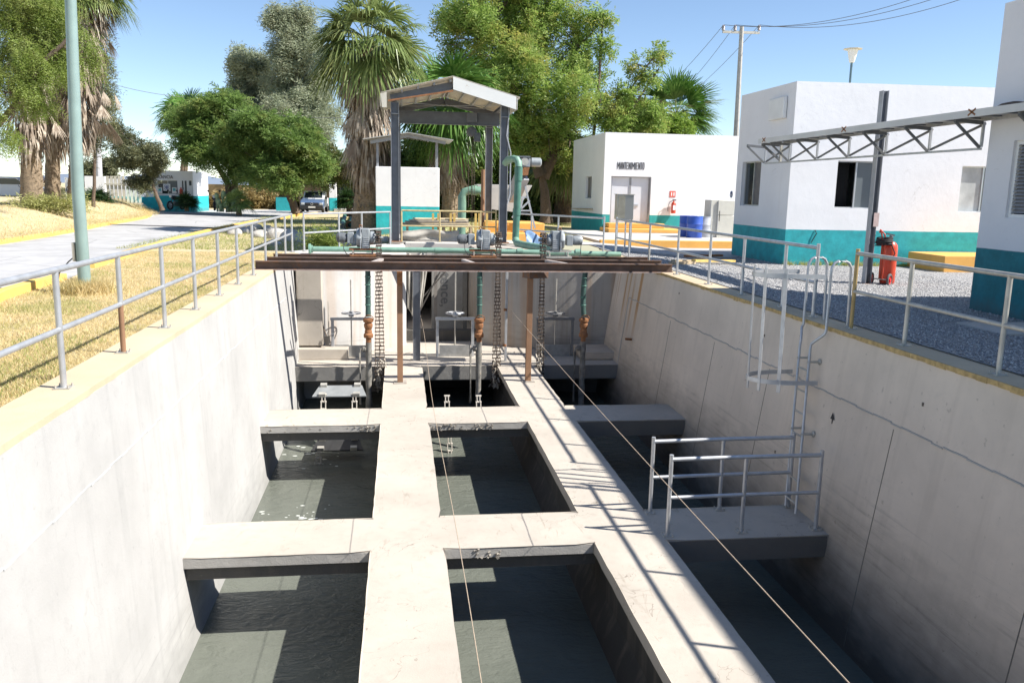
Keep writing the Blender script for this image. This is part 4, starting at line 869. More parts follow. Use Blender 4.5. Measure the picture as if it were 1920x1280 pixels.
for i in range(nn):
    for j in range(nn): a = i*(nn+1)+j; tb.f.append((a, a+nn+1, a+nn+2, a+1))
tag(tb.build('blue_sheet', simple('blue_plastic', (.16, .26, .42), .5, 0, .2)), 'crumpled blue plastic sheet at the foot of the green riser pipe', 'plastic sheet')
# ================================================================== BUILDINGS
def facade(mb, A, B, z0, z1, holes, inward, depth=.16):
    A = Vector((A[0], A[1], 0)); B = Vector((B[0], B[1], 0)); L = (B-A).length; d = (B-A)/L; inw = Vector((inward[0], inward[1], 0)).normalized()
    us = sorted({0, L, *[h[0] for h in holes], *[h[1] for h in holes]}); zs = sorted({z0, z1, *[h[2] for h in holes], *[h[3] for h in holes]})
    P = lambda u, z, k=0: A+d*u+Vector((0, 0, z))+inw*k
    for i in range(len(us)-1):
        for j in range(len(zs)-1):
            uc, zc = (us[i]+us[i+1])/2, (zs[j]+zs[j+1])/2
            if any(h[0] < uc < h[1] and h[2] < zc < h[3] for h in holes): continue
            mb.add([P(us[i], zs[j]), P(us[i+1], zs[j]), P(us[i+1], zs[j+1]), P(us[i], zs[j+1])], [(0, 1, 2, 3)])
    for h in holes:
        u0, u1, a, b = h[:4]
        for (p, q) in (((u0, a), (u1, a)), ((u1, a), (u1, b)), ((u1, b), (u0, b)), ((u0, b), (u0, a))):
            mb.add([P(*p), P(*q), P(*q, depth), P(*p, depth)], [(0, 1, 2, 3)])
    return P
def window(parent, P, u0, u1, z0, z1, depth=.12, split=.5, gl=None, opened=False, fr_=.035, name='window', light=None):
    w_ = MB(); a = P(u0, z0, depth); b = P(u1, z1, depth); 
    def fbar(p, q, wd=fr_): w_.bar(p, q, wd, wd)
    e = fr_/2; fbar(P(u0+e, z0, depth), P(u0+e, z1, depth)); fbar(P(u1-e, z0, depth), P(u1-e, z1, depth)); fbar(P(u0+fr_, z0+e, depth), P(u1-fr_, z0+e, depth)); fbar(P(u0+fr_, z1-e, depth), P(u1-fr_, z1-e, depth))
    um = u0+(u1-u0)*split; fbar(P(um, z0+fr_, depth-.01), P(um, z1-fr_, depth-.01), fr_*1.2); o = w_.build(name, alu, parent)
    def pane(ua, ub, mt, k, nm='pane'):
        m_ = MB(); m_.add([P(ua, z0+.03, k), P(ub, z0+.03, k), P(ub, z1-.03, k), P(ua, z1-.03, k)], [(0, 1, 2, 3)]); m_.build(nm, mt, o, smooth=False)
    if opened: pane(u0+.02, um, interior, depth+.35, 'dark_opening'); pane(um, u1-.02, gl or glass2, depth+.01)
    else: pane(u0+.02, um, light or glass, depth+.012); pane(um, u1-.02, gl or glass, depth+.006)
    return o
def ulen(A, B, px, py):  # distance along wall A-B where the sight line through a photo point meets the wall plane
    A = Vector((A[0], A[1], 0)); B = Vector((B[0], B[1], 0)); d = (B-A).normalized(); n = Vector((-d.y, d.x, 0)); r = ray(px, py); t = (A-Vector((0, 0, CAMH))).dot(n)/r.dot(n); p = Vector((0, 0, CAMH))+r*t
    return (p-A).dot(d), p.z
def hole(A, B, x0, y0, x1, y1):
    u0, za = ulen(A, B, x0, (y0+y1)/2); u1, zb = ulen(A, B, x1, (y0+y1)/2); _, z1 = ulen(A, B, (x0+x1)/2, y0); _, z0 = ulen(A, B, (x0+x1)/2, y1); return (min(u0, u1), max(u0, u1), z0, z1)
# ---- middle-right building (B2)
C2 = G(1468, 497); L2 = G(1355, 478); C2 = (C2.x, C2.y); L2 = (C2[0]-.05, L2.y); R2 = (C2[0]+8.0, C2[1]-.35)
H2 = PY(1487, 152, C2[1]).z; z2 = -.3
bl = thing('white_building', 'white flat-roofed building with teal base and a half-open sliding window, behind the wheeled extinguisher', 'building', (C2[0], C2[1], -.17))
mat2 = painted_wall('wall_paint_b', (.79, .79, .80), teal, PY(1470, 430, C2[1]).z)
hA = hole(C2, R2, 1568, 302, 1648, 391); hB = hole(C2, R2, 1800, 312, 1862, 398); hL = hole(C2, L2, 1390, 303, 1425, 386)
mb = MB(); Pf = facade(mb, C2, R2, z2, H2, [hA, hB], (0, 1)); Pl = facade(mb, C2, L2, z2, H2, [hL], (1, 0))
far = (R2[0], L2[1]+.1); mb.add([(L2[0], L2[1], z2), (far[0], far[1], z2), (far[0], far[1], H2), (L2[0], L2[1], H2)], [(0, 1, 2, 3)]); mb.add([(R2[0], R2[1], z2), (far[0], far[1], z2), (far[0], far[1], H2), (R2[0], R2[1], H2)], [(0, 1, 2, 3)])
mb.add([(C2[0], C2[1], H2), (R2[0], R2[1], H2), (far[0], far[1], H2), (L2[0], L2[1], H2)], [(0, 1, 2, 3)]); mb.build('wall', mat2, bl, smooth=False)
curtain = simple('grey_blind', (.16, .15, .14), .8)
window(bl, Pf, *hA, opened=True, split=.48); window(bl, Pf, *hB, gl=glass2, light=simple('frosted_pane', (.45, .47, .47), .25, 0, .25, 2), split=.72); window(bl, Pl, *hL, light=curtain, split=.5)
# stub where an air conditioner sat
q = hole(C2, L2, 1449, 184, 1478, 226); c0 = Pl(q[0]+.05, q[2], -.12); c1 = Pl(q[1]+.05, q[3], 0)
MB().bb(min(c0.x, c1.x), max(c0.x, c1.x), min(c0.y, c1.y), max(c0.y, c1.y), q[2]+.03, q[3]).build('wall_box', white, bl, .02)
q = hole(C2, L2, 1368, 358, 1376, 371); cc = Pl((q[0]+q[1])/2, (q[2]+q[3])/2, -.006); o = MB().lathe([(.115, 0), (.115, .01)], cc, 24, (-1, 0, 0)).build('round_sign', white, bl)
MB().lathe([(.095, 0), (.095, .004)], cc+Vector((-.011, 0, 0)), 24, (-1, 0, 0)).build('blue_disc', simple('sign_blue', (.02, .07, .25), .5), o); MB().lathe([(.03, 0), (.045, .002), (.03, .004)], cc+Vector((-.016, 0, -.02)), 12, (-1, 0, 0)).build('white_drop', white, o)
mb = MB(); mb.bar(Pf(.02, -.1, -.0)+Vector((-.0, -.004, 0)), Pf(.02, .0, -.004), .001); 
q0 = ulen(C2, R2, 1528, 432); q1 = ulen(C2, R2, 1520, 452); tag_ = MB().tube([Pf(q0[0], q0[1], -.01), Pf(q0[0]+.03, q0[1]-.08, -.05), Pf(q1[0], q1[1]-.05, -.02)], .012, 6).build('cable_stub', blackmat, bl)
# rust streak under the bracket
# ---- right building (B3)
C3 = G(1817, 580); C3 = (C3.x, C3.y); N3 = (C3[0], 3.0); mat3 = painted_wall('wall_paint_c', (.74, .74, .76), (.012, .16, .19), PY(1828, 464, C3[1]).z)
H3 = PY(1869, 6, C3[1]).z; b3 = thing('white_building', 'tall white building with deep teal base and louvred window at the right edge', 'building', (C3[0], C3[1], -.17))
hv = hole(C3, N3, 1893, 262, 1960, 410); mb = MB(); P3 = facade(mb, C3, N3, -.3, H3, [hv], (1, 0), .14)
mb.add([(C3[0], C3[1], -.3), (C3[0]+8, C3[1]+.0, -.3), (C3[0]+8, C3[1], H3), (C3[0], C3[1], H3)], [(0, 1, 2, 3)]); mb.add([(C3[0], C3[1], H3), (C3[0]+8, C3[1], H3), (C3[0]+8, 3, H3), (C3[0], 3, H3)], [(0, 1, 2, 3)]); mb.add([(C3[0], 3, -.3), (C3[0]+8, 3, -.3), (C3[0]+8, 3, H3), (C3[0], 3, H3)], [(0, 1, 2, 3)]); mb.build('wall', mat3, b3, smooth=False)
wv = MB(); u0, u1, za, zb = hv
for p_, q in (((u0+.03, za), (u0+.03, zb)), ((u1-.03, za), (u1-.03, zb)), ((u0+.06, za+.03), (u1-.06, za+.03)), ((u0+.06, zb-.03), (u1-.06, zb-.03))): wv.bar(P3(*p_, .08), P3(*q, .08), .06)
o = wv.build('louvre_window', white, b3); mb = MB(); n = 20
for k in range(n): z = za+.08+(zb-za-.16)*k/(n-1); mb.add([P3(u0+.06, z, .04), P3(u1-.06, z, .04), P3(u1-.06, z+.055, .12), P3(u0+.06, z+.055, .12)], [(0, 1, 2, 3)])
mb.build('slats', simple('louvre_grey', (.42, .42, .44), .5, .1), o, smooth=False); mb = MB(); mb.add([P3(u0, za, .139), P3(u1, za, .139), P3(u1, zb, .139), P3(u0, zb, .139)], [(0, 1, 2, 3)]); mb.build('backing', interior, o)
tag(MB().bb(C3[0]-1.6, C3[0]-.003, C3[1]-2.9, C3[1]-1.9, -.17, -.09).build('slab', con_pave, None, .01), 'flat concrete slab in the gravel at the foot of the right building', 'slab')
# yellow block
q = G(1768, 511); yb = MB().bb(q.x, q.x+4, q.y, q.y+1.6, -.3, PY(1768, 480, q.y).z).build('yellow_plinth', orangep, None, .02); tag(yb, 'orange-yellow concrete plinth against the teal wall', 'plinth')
# ---- workshop (B1)
C1 = G(1128, 442); C1 = (C1.x, C1.y); R1 = (C1[0]+10.5, C1[1]-.1); L1 = (C1[0]-.05, C1[1]+6.5); z_h1 = PY(1135, 248, C1[1]).z
b1_ = thing('workshop_building', 'white flat-roofed workshop lettered MANTENIMIENTO with grey double door', 'building', (C1[0], C1[1], -.17)); mat1 = painted_wall('wall_paint_a', (.80, .80, .80), (.02, .30, .31), PY(1128, 402, C1[1]).z)
hd = hole(C1, R1, 1144, 331, 1219, 434); hw = hole(C1, L1, 1098, 331, 1109, 372)
mb = MB(); P1 = facade(mb, C1, R1, -.3, z_h1, [hd], (0, 1), .2); P1l = facade(mb, C1, L1, -.3, z_h1, [hw], (1, 0), .15)
mb.add([(C1[0], C1[1], z_h1), (R1[0], R1[1], z_h1), (R1[0], L1[1], z_h1), (L1[0], L1[1], z_h1)], [(0, 1, 2, 3)]); mb.add([(R1[0], R1[1], -.3), (R1[0], L1[1], -.3), (R1[0], L1[1], z_h1), (R1[0], R1[1], z_h1)], [(0, 1, 2, 3)]); mb.build('wall', mat1, b1_, smooth=False)
window(b1_, P1l, *hw, light=curtain, gl=curtain)
dmat = simple('door_grey_paint', (.66, .68, .72), .45, .2, .05, 1.5, 0, .03); u0, u1, za, zb = hd; um = (u0+u1)/2
for a, b in ((u0+.04, um-.005), (um+.005, u1-.04)):
    o = MB().box((P1(a, za, .16)+P1(b, zb, .16))/2, (b-a, .04, zb-za-.04)).build('door_leaf', dmat, b1_, .005); mb = MB()
    for x in (a+.02, b-.02): mb.bar(P1(x, za, .13), P1(x, zb-.05, .13), .04, .02)
    mb.build('door_edge', steelpale, o)
MB().box(P1(um+.28, (za+zb)/2-.05, .12), (.22, .04, .1)).build('door_lock', galv, b1_)
mb = MB(); fr__ = .05
mb.bar(P1(u0+.02, za, .05), P1(u0+.02, zb, .05), fr__); mb.bar(P1(u1-.02, za, .05), P1(u1-.02, zb, .05), fr__); mb.bar(P1(u0, zb-.02, .05), P1(u1, zb-.02, .05), fr__); mb.build('door_frame', steelpale, b1_)
tx = ulen(C1, R1, 1183, 311); ST = {'M': [((0, 0), (0, 1)), ((0, 1), (.5, .35)), ((.5, .35), (1, 1)), ((1, 1), (1, 0))], 'A': [((0, 0), (.5, 1)), ((.5, 1), (1, 0)), ((.2, .35), (.8, .35))], 'N': [((0, 0), (0, 1)), ((0, 1), (1, 0)), ((1, 0), (1, 1))], 'T': [((.5, 0), (.5, 1)), ((0, 1), (1, 1))], 'E': [((0, 0), (0, 1)), ((0, 0), (.9, 0)), ((0, .5), (.7, .5)), ((0, 1), (.9, 1))], 'I': [((.5, 0), (.5, 1))], 'O': [((.2, 0), (.8, 0)), ((.8, 0), (1, .25)), ((1, .25), (1, .75)), ((1, .75), (.8, 1)), ((.8, 1), (.2, 1)), ((.2, 1), (0, .75)), ((0, .75), (0, .25)), ((0, .25), (.2, 0))]}
mb = MB(); word = 'MANTENIMIENTO'; wd = [.03 if c_ == 'I' else (.096 if c_ == 'M' else .064) for c_ in word]; tot = sum(wd)+.031*(len(word)-1); uu = tx[0]-tot/2; k = 0
for c_, w__ in zip(word, wd):
    for (a0, b0), (a1, b1x) in ST[c_]:
        k += 1; y__ = -.008-.0003*(k % 7); p_ = P1(uu+a0*w__, tx[1]-.14+b0*.28, y__); q = P1(uu+a1*w__, tx[1]-.14+b1x*.28, y__); d_ = (q-p_).normalized()*.012; mb.bar(p_-d_*.7, q+d_*.7, .019, .012, up=(0, 1, 0))
    uu += w__+.031
mb.build('lettering', simple('black_letters', (.02, .02, .022), .6), b1_)
def sign_red(px, py, w_, h_, A, Pq, parent): u, z = ulen(*A, px, py); MB().box(Pq(u, z, -.008), (w_, .01, w_)).build('fire_sign', simple('sign_red', (.7, .12, .08), .5), parent); MB().box(Pq(u-.05, z, -.0165), (.05, .006, .16)).build('sign_symbol', white, parent); MB().box(Pq(u+.06, z, -.0165), (.05, .006, .16)).build('sign_symbol', white, parent)
sign_red(1261, 364, .27, .27, (C1, R1), P1, b1_)
u, z = ulen(C1, R1, 1261, 388); p_ = P1(u, z, -.14); fe = thing('fire_extinguisher', 'small red fire extinguisher hanging on the workshop wall under its sign', 'fire extinguisher', (p_.x, p_.y, p_.z))
MB().lathe([(.09, -.28), (.105, -.26), (.105, .12), (.08, .19), (.035, .23), (.03, .27)], p_, 18).build('cylinder', redmat, fe); MB().box(p_+Vector((0, -.105, -.03)), (.12, .01, .22)).build('label', simple('label_white', (.7, .7, .72), .5), fe)
MB().box(p_+Vector((.02, 0, .3)), (.16, .04, .05)).build('valve', blackmat, fe); MB().tube([p_+Vector((-.05, 0, .28)), p_+Vector((-.2, 0, .2)), p_+Vector((-.26, 0, -.05)), p_+Vector((-.24, .02, -.2))], .014, 6).build('hose', blackmat, fe)
mb = MB(); a = ulen(C1, L1, 1080, 391); b = ulen(C1, L1, 1112, 392); q = [P1l(a[0], a[1], -.1), P1l(b[0], b[1], -.1)]; mb.bar(q[0], q[1], .2, .04); tag(mb.build('wall_shelf', wood), 'thin wooden shelf board on the shaded left wall of the workshop', 'shelf')
# sidewalk and stoop
tag(MB().bb(6.9, 20, 28.6, C1[1]+.1, -.2, .06).build('pavement', con_pave), kind='structure'); tag(MB().bb(6.9, 20, 28.42, 28.598, -.25, .10).build('kerb', orangep, None, .02), kind='structure')
tag(MB().bb(C1[0]-.1, C1[0]+3.2, C1[1]-1.6, C1[1]-.004, .061, .22).build('lower_step', orangep, None, .02), 'lower orange concrete step in front of the workshop door', 'step'); tag(MB().bb(C1[0]+.1, C1[0]+2.6, C1[1]-.8, C1[1]-.004, .221, .42).build('upper_step', orangep, None, .02), 'upper orange concrete step right under the workshop door', 'step')
# barrels and fridge by the workshop
def barrel(px, py0, py1, Y, mat, label, bl_):
    a = PY(px, py1, Y); h = PY(px, py0, Y).z-a.z; t = thing('barrel', label, 'barrel', (a.x, Y, a.z), 'barrels beside the workshop wall'); r = .3
    MB().lathe([(r*.96, 0), (r, .02), (r, h*.3), (r*1.03, h*.32), (r, h*.34), (r, h*.64), (r*1.03, h*.66), (r, h*.68), (r, h-.03), (r*.97, h)], (a.x, Y, a.z), 28).build('drum', mat, t); MB().torus((a.x, Y, a.z+h), r*.98, .014, n=28).build('rim', mat, t); MB().lathe([(.04, 0), (.04, .02)], (a.x+.12, Y, a.z+h+.001), 10).build('bung', galv, t)
blue = simple('blue_drum', (.03, .09, .42), .45, 0, .12, 4, .04, .05, (.3, .35, .5)); gdr = simple('grey_drum', (.42, .44, .47), .45, .2, .1, 4, .12, .05, (.15, .2, .4))
barrel(1301, 406, 447, 31.4, blue, 'blue steel barrel, the front one, right of the workshop door', 0); barrel(1287, 405, 444, 32.3, blue, 'blue barrel half hidden behind the front blue one', 0); barrel(1318, 407, 447, 31.9, gdr, 'pale grey barrel between the blue barrels and the old fridge', 0)
q = PY(1329, 448, 31.7); h = PY(1340, 375, 31.7).z; fg = thing('old_fridge', 'old cream fridge standing against the workshop wall beside the barrels', 'fridge', (q.x, 31.7, q.z)); MB().bb(q.x, q.x+.95, 31.7, 32.4, q.z, h).build('body', simple('fridge_cream', (.55, .54, .48), .5, 0, .06), fg, .02); MB().bb(q.x+.1, q.x+.95, 31.64, 31.69, q.z+.05, h-.55).build('lower_door', simple('fridge_cream'), fg, .02) if False else MB().bb(q.x+.28, q.x+.95, 31.63, 31.69, q.z+.06, h-.6).build('lower_door', MATS['fridge_cream'], fg, .015)
MB().bb(q.x+.28, q.x+.95, 31.63, 31.69, h-.58, h-.01).build('upper_door', MATS['fridge_cream'], fg, .015); MB().tube([(q.x+.33, 31.58, q.z+.7), (q.x+.33, 31.58, q.z+1.1)], .015, 6).build('handle', blackmat, fg)
# metal cabinet on legs by the railing
q0 = PY(1159, 365, 23.9); q1 = PY(1187, 412, 23.9); zb = PY(1172, 482, 23.9).z; cb = thing('control_cabinet', 'tall narrow stainless control cabinet on thin legs behind the railing', 'cabinet', (q0.x, 23.9, 0)); MB().bb(q0.x, q1.x, 23.9, 24.25, q1.z, q0.z).build('box', simple('stainless', (.42, .42, .40), .3, .8, .1, 2), cb, .008); MB().bb(q0.x+.01, q0.x+.22, 23.88, 23.897, q1.z+.03, q0.z-.03).build('glazed_door', simple('stainless_dull', (.34, .32, .26), .35, .6, .3, 3), cb); MB().bb(q0.x-.02, q1.x+.02, 23.87, 24.28, q0.z+.001, q0.z+.02).build('lid', galvold, cb)
for x in (q0.x+.03, q0.x+.28, q1.x-.03): MB().bb(x-.02, x+.02, 23.95, 23.99, -.05, q1.z-.001).build('leg', galv, cb)
# timber / scrap on the gravel by B2
for k, (x0, y0, x1, y1, mt) in enumerate(((1262, 492, 1345, 493, wood), (1285, 486, 1352, 485, rusty), (1258, 497, 1300, 496, wood), (1300, 495, 1375, 496, yellowwood))):
    a = G(x0, y0); b = G(x1, y1); tag(MB().bar(a+Vector((0, 0, .04+.05*(k % 2))), b+Vector((0, 0, .05+.05*(k % 2))), .14, .06).build('scrap_beam', mt), ['brown plank lying on the gravel, nearest the building corner side', 'rusty beam on top of the planks lying on the gravel', 'short brown plank end lying on the gravel beside the railing', 'yellowish timber lying on the gravel in front of the rusty beam'][k], 'plank', 'planks and beams lying on the gravel')
# ---- steel post on the gravel
q = G(1619, 532); zt_ = PY(1640, 170, q.y).z; sp = thing('steel_column', 'lone dark grey steel column standing in the gravel in front of the sliding window', 'steel column', (q.x+.06, q.y, -.17)); x = q.x+.06
MB().bb(x-.055, x+.055, q.y-.005, q.y+.005, -.17, zt_).build('web', steelgrey, sp); mb = MB(); mb.bb(x-.068, x-.056, q.y-.08, q.y+.08, -.17, zt_); mb.bb(x+.056, x+.068, q.y-.08, q.y+.08, -.17, zt_); mb.build('flange', steelpale, sp); MB().bb(x-.15, x+.15, q.y-.12, q.y+.12, -.17, -.155).build('base_plate', rusty, sp); MB().bb(x-.02, x+.1, q.y-.1, q.y-.085, 1.1, 1.4).build('switch_box', simple('box_pink', (.5, .38, .36), .6), sp)
# ---- pipe bridge with trusses
pb = thing('pipe_bridge', 'narrow white-decked truss bridge running between the two right-hand buildings above the gravel', 'truss bridge', (C3[0]-.5, 15, 3))
XO = C3[0]-.62; XI = min(C3[0], C2[0])-.06; s0 = PX(1423, 264, XO); s1 = PX(1920, 205, XO); zd = (s0.z+s1.z)/2; ya, yb = s0.y, 6.0
deck = simple('deck_white_rust', (.62, .62, .60), .55, .1, .08, 1.2, .2, .08, (.35, .2, .1)); MB().bb(XO-.02, XO, yb, ya, zd-.05, zd+.07).build('edge_plate', deck, pb)
mb = MB(); mb.bb(XI-.03, XI+.03, yb, ya-.3, zd-.06, zd-.0); mb.build('inner_chord', galv, pb)
for k in range(60):
    y = ya-.1-(ya-yb-.2)*k/59
    if k % 2 == 0: MB().bb(XO, XI, y-.05, y+.05, zd-.02, zd+.0).build('deck_plank', steelgrey, pb)
mb = MB(); mb.bb(XO, XI+.02, yb, ya, zd+.002, zd+.03); mb.build('deck_sheet', deck, pb)
zlo = PX(1665, 291, XI).z; yw0, yw1 = C2[1]+.0, C3[1]+.1; mb = MB(); mb.bar((XI, yw0, zlo), (XI, yw1, zlo), .04); mb.build('bottom_chord', galv, pb)
np_ = 6; truss = simple('truss_dark', (.14, .145, .15), .55, .2, .15, 5, .12)
for k in range(np_+1):
    y = yw0+(yw1-yw0)*k/np_; MB().bar((XI, y, zlo+.03), (XI, y, zd-.07), .04).build('upright', galv, pb)
    MB().bar((XO+.03, y, zd-.08), (XI-.03, y, zlo+.02), .04).build('knee_brace', truss, pb); MB().bar((XO+.02, y, zd-.055), (XI-.03, y, zd-.09), .06).build('cross_bar', truss, pb)
    if k < np_: y2 = yw0+(yw1-yw0)*(k+1)/np_; MB().bar((XI+.03, y, zd-.1), (XI+.03, y2, zlo+.05), .045).build('diagonal', truss, pb) if False else MB().bar((XI+.03, y2, zd-.1), (XI+.03, y, zlo+.05), .035).build('diagonal', truss, pb)
for y in (ya-.15, yw1-1.5, yw1-4.2): MB().bar((XO+.03, y, zd-.08), (XI, y, zlo+.05), .055).build('knee_brace', truss, pb); MB().bar((XI+.0, y, zd-.08), (XI+.0, y, zlo), .06).build('wall_plate', galvold, pb); MB().bar((XO+.02, y, zd-.055), (XI-.03, y, zd-.09), .06).build('cross_bar', truss, pb)
for fx, fy in ((1432, 263), (1582, 241), (1822, 209)):
    c = PX(fx, fy, XO-.024)
    for s in (-1, 1): MB().bar((XO-.023, c.y-.09, zd+.03-.05*s), (XO-.023, c.y+.09, zd+.03+.05*s), .03, .003, up=(1, 0, 0)).build('rust_mark', rusty, pb)
sk = PX(1905, 192, XO+.3); MB().lathe([(.3, 0), (.29, .03), (.2, .09), (.06, .12)], (sk.x, sk.y, zd+.031), 24).build('sack', bark); bpy.data.objects['sack'].name = 'dark_cover'; tag(bpy.data.objects['dark_cover'], 'dark rounded cover lying on top of the truss bridge at the right edge', 'cover')
# ---- wheeled fire extinguisher
q = G(1662, 533); ex = thing('wheeled_extinguisher', 'large red wheeled fire extinguisher with a coiled black hose on the gravel', 'fire extinguisher', (q.x, q.y, gz(q.x))); ex_h = PY(1662, 455, q.y).z-gz(q.x); z0 = gz(q.x); R_ = 14.5*q.y/FPX*1.0
ex_o = Vector((q.x, q.y, z0+.03)); MB().lathe([(R_*.9, 0), (R_, .03), (R_, ex_h-.16), (R_*.93, ex_h-.08), (R_*.65, ex_h-.02), (R_*.25, ex_h), (R_*.22, ex_h+.06)], ex_o, 28).build('cylinder', redmat, ex)
mb = MB(); 
for s in (-.09, .09): mb.tube([ex_o+Vector((-.2+s*.2, -.07+s, .1)), ex_o+Vector((-.2+s*.2, -.07+s, ex_h)), ex_o+Vector((-.24+s*.2, -.08+s, ex_h+.16)), ex_o+Vector((-.3+s*.1, -.09+s*.5, ex_h+.22))], .016, 8)
mb.tube([ex_o+Vector((-.318, -.18, ex_h+.2)), ex_o+Vector((-.32, -.09, ex_h+.25)), ex_o+Vector((-.282, .0, ex_h+.2))], .018, 8); mb.build('handle', redmat, ex)
mb = MB(); [mb.torus(ex_o+Vector((-.2+.01*math.sin(k*2), -.07+.01*math.cos(k*3), ex_h-.08+.022*k)), .165+.01*math.sin(k*5), .014, (.1*math.sin(k), .12, 1), 26, 6) for k in range(8)]; mb.tube([ex_o+Vector((-.1, -.2, ex_h-.05)), ex_o+Vector((-.02, -.24, ex_h-.25)), ex_o+Vector((-.1, -.22, ex_h-.42))], .012, 6); mb.build('hose', blackmat, ex)
mb = MB(); mb.lathe([(.04, 0), (.04, .07), (.02, .08)], ex_o+Vector((0, 0, ex_h+.05)), 10); mb.bar(ex_o+Vector((-.12, 0, ex_h+.17)), ex_o+Vector((.08, 0, ex_h+.13)), .03); mb.build('valve', motordark, ex)
for k, (dx, dy) in enumerate(((-.29, .12), (-.07, -.24))):
    wc = ex_o+Vector((dx-.02, dy, .09)); axw = Vector((.62, -.78, 0)).normalized(); o = MB().torus(wc, .115, .028, axw, 28, 8).build('wheel', simple('tyre_grey', (.10, .09, .09), .8), ex); mb = MB()
    mb.lathe([(.09, -.012), (.1, 0), (.09, .012)], wc, 24, axw) if k == 0 else None
    if k: 
        Xw = Vector((0, 0, 1)); Yw = axw.cross(Xw); [mb.bar(wc, wc+(Xw*math.cos(a*math.pi/3)+Yw*math.sin(a*math.pi/3))*.1, .016) for a in range(6)]; mb.torus(wc, .094, .013, axw, 24, 6)
    mb.lathe([(.035, -.03), (.035, .03)], wc, 12, axw); mb.build('wheel_hub', redbright, o)
    if k: MB().lathe([(.085, -.004), (.085, .004)], wc+axw*-.004, 20, axw).build('hub_plate', simple('hub_dark_red', (.3, .03, .03), .6), o)
a = ex_o+Vector((-.31, .12, .09)); b = ex_o+Vector((-.09, -.24, .09)); MB().tube([a, b], .014, 8).build('axle', galvold, ex)
# ---- street lamp (left), post lamp and power pole
q = G(160, 549); lb = Vector((q.x, q.y, gz(q.x))); tp = PY(136, 0, q.y); tz = 8.2; t = thing('street_lamp', 'pale green steel lamp post rising from the dry grass on the left', 'street lamp', tuple(lb))
MB().tube([lb-Vector((0, 0, .1)), lb+Vector((0, 0, 2)), (tp.x-.03, tp.y, 5), (tp.x-.05, tp.y, tz)], [.115, .108, .096, .083], 24).build('pole', simple('lamp_green', (.24, .33, .31), .4, .1, .1, 3, .05, .04, (.4, .45, .42)), t)
MB().tube([(tp.x-.05, tp.y, tz), (tp.x-.4, tp.y, tz+.35), (tp.x-1.3, tp.y, tz+.5)], .04, 10).build('arm', galv, t); MB().lathe([(.05, 0), (.16, .1), (.14, .5), (.05, .6)], (tp.x-1.2, tp.y, tz+.5), 14, (-1, 0, .1)).build('lamp_head', galvold, t)
MB().tube([(lb.x-.42, lb.y-.25, lb.z+.05), (lb.x-.36, lb.y-.2, lb.z+.4), (lb.x-.22, lb.y-.1, lb.z+.6), (lb.x-.13, lb.y, lb.z+.7)], .012, 6).build('cable', blackmat, t); MB().bb(lb.x-.16, lb.x-.11, lb.y-.07, lb.y+.07, lb.z+.6, lb.z+.95).build('junction_plate', galvold, t)
Yp = 46; a = PY(1387, 185, Yp); b = PY(1391, 50, Yp); pl = thing('power_pole', 'grey concrete power pole with crossarm and insulators behind the white buildings', 'power pole', (a.x, Yp, -.1))
MB().tube([(a.x, Yp, -.1), (b.x, Yp, b.z)], [.2, .12], 8).build('pole', simple('pole_concrete', (.4, .39, .37), .8), pl); a1 = PY(1355, 60, Yp); a2 = PY(1424, 62, Yp); MB().bar(a1, a2, .1, .12).build('crossarm', galvold, pl); ins = []
for px in (1356, 1378, 1423): c = PY(px, 60, Yp); o = MB().lathe([(.03, .05), (.1, .1), (.07, .16), (.1, .2), (.07, .26), (.09, .3), (.04, .36)], c, 12).build('insulator', simple('porcelain', (.3, .28, .3), .3), pl); ins.append(c+Vector((0, 0, .36)))
def wire(name, label, p, q, sag, grp, r=.012, n=24, mat=blackmat):
    p = Vector(p); q = Vector(q); return tag(MB().tube([p.lerp(q, k/n)+Vector((0, 0, -sag*4*(k/n)*(1-k/n))) for k in range(n+1)], r, 5).build(name, mat), label, 'cable', grp)
wm = simple('wire_grey', (.12, .12, .13), .6)
for i, (e1, e2) in enumerate((((1258, 145), (1752, -14)), ((1300, 145), (1800, -14)), ((1316, 142), (1822, -2)))):
    L_ = ['uppermost', 'middle', 'lowest'][i]; wire('power_cable', '%s power cable going up right from the crossarm' % L_, ins[i], PY(e2[0]+160, e2[1]-70, 34), 1.0, 'power cables on the pole', mat=wm, r=.014); wire('power_cable', '%s power cable going down left from the crossarm behind the palm' % L_, ins[i], PY(e1[0]-60, e1[1]+58, 78), .5, 'power cables on the pole', mat=wm, r=.014)
Yl = 40; a = PY(1594, 155, Yl); b = PY(1597, 118, Yl); pt = thing('post_lamp', 'white funnel-shaped lamp on a thin pole behind the middle white building', 'street lamp', (a.x, Yl, -.1)); MB().tube([(a.x, Yl, -.1), (b.x, Yl, b.z)], .06, 8).build('pole', simple('lamp_pole', (.12, .2, .24), .5), pt); hd_ = (PY(1597, 92, Yl).z-b.z); MB().lathe([(.1, 0), (.13, .05), (.25, hd_*.9), (.25, hd_*.95)], (b.x, Yl, b.z), 20).build('lamp_head', white, pt); MB().lathe([(.45, 0), (.46, .03), (.1, .06)], (b.x, Yl, b.z+hd_*.96), 8).build('lamp_cap', cream, pt)
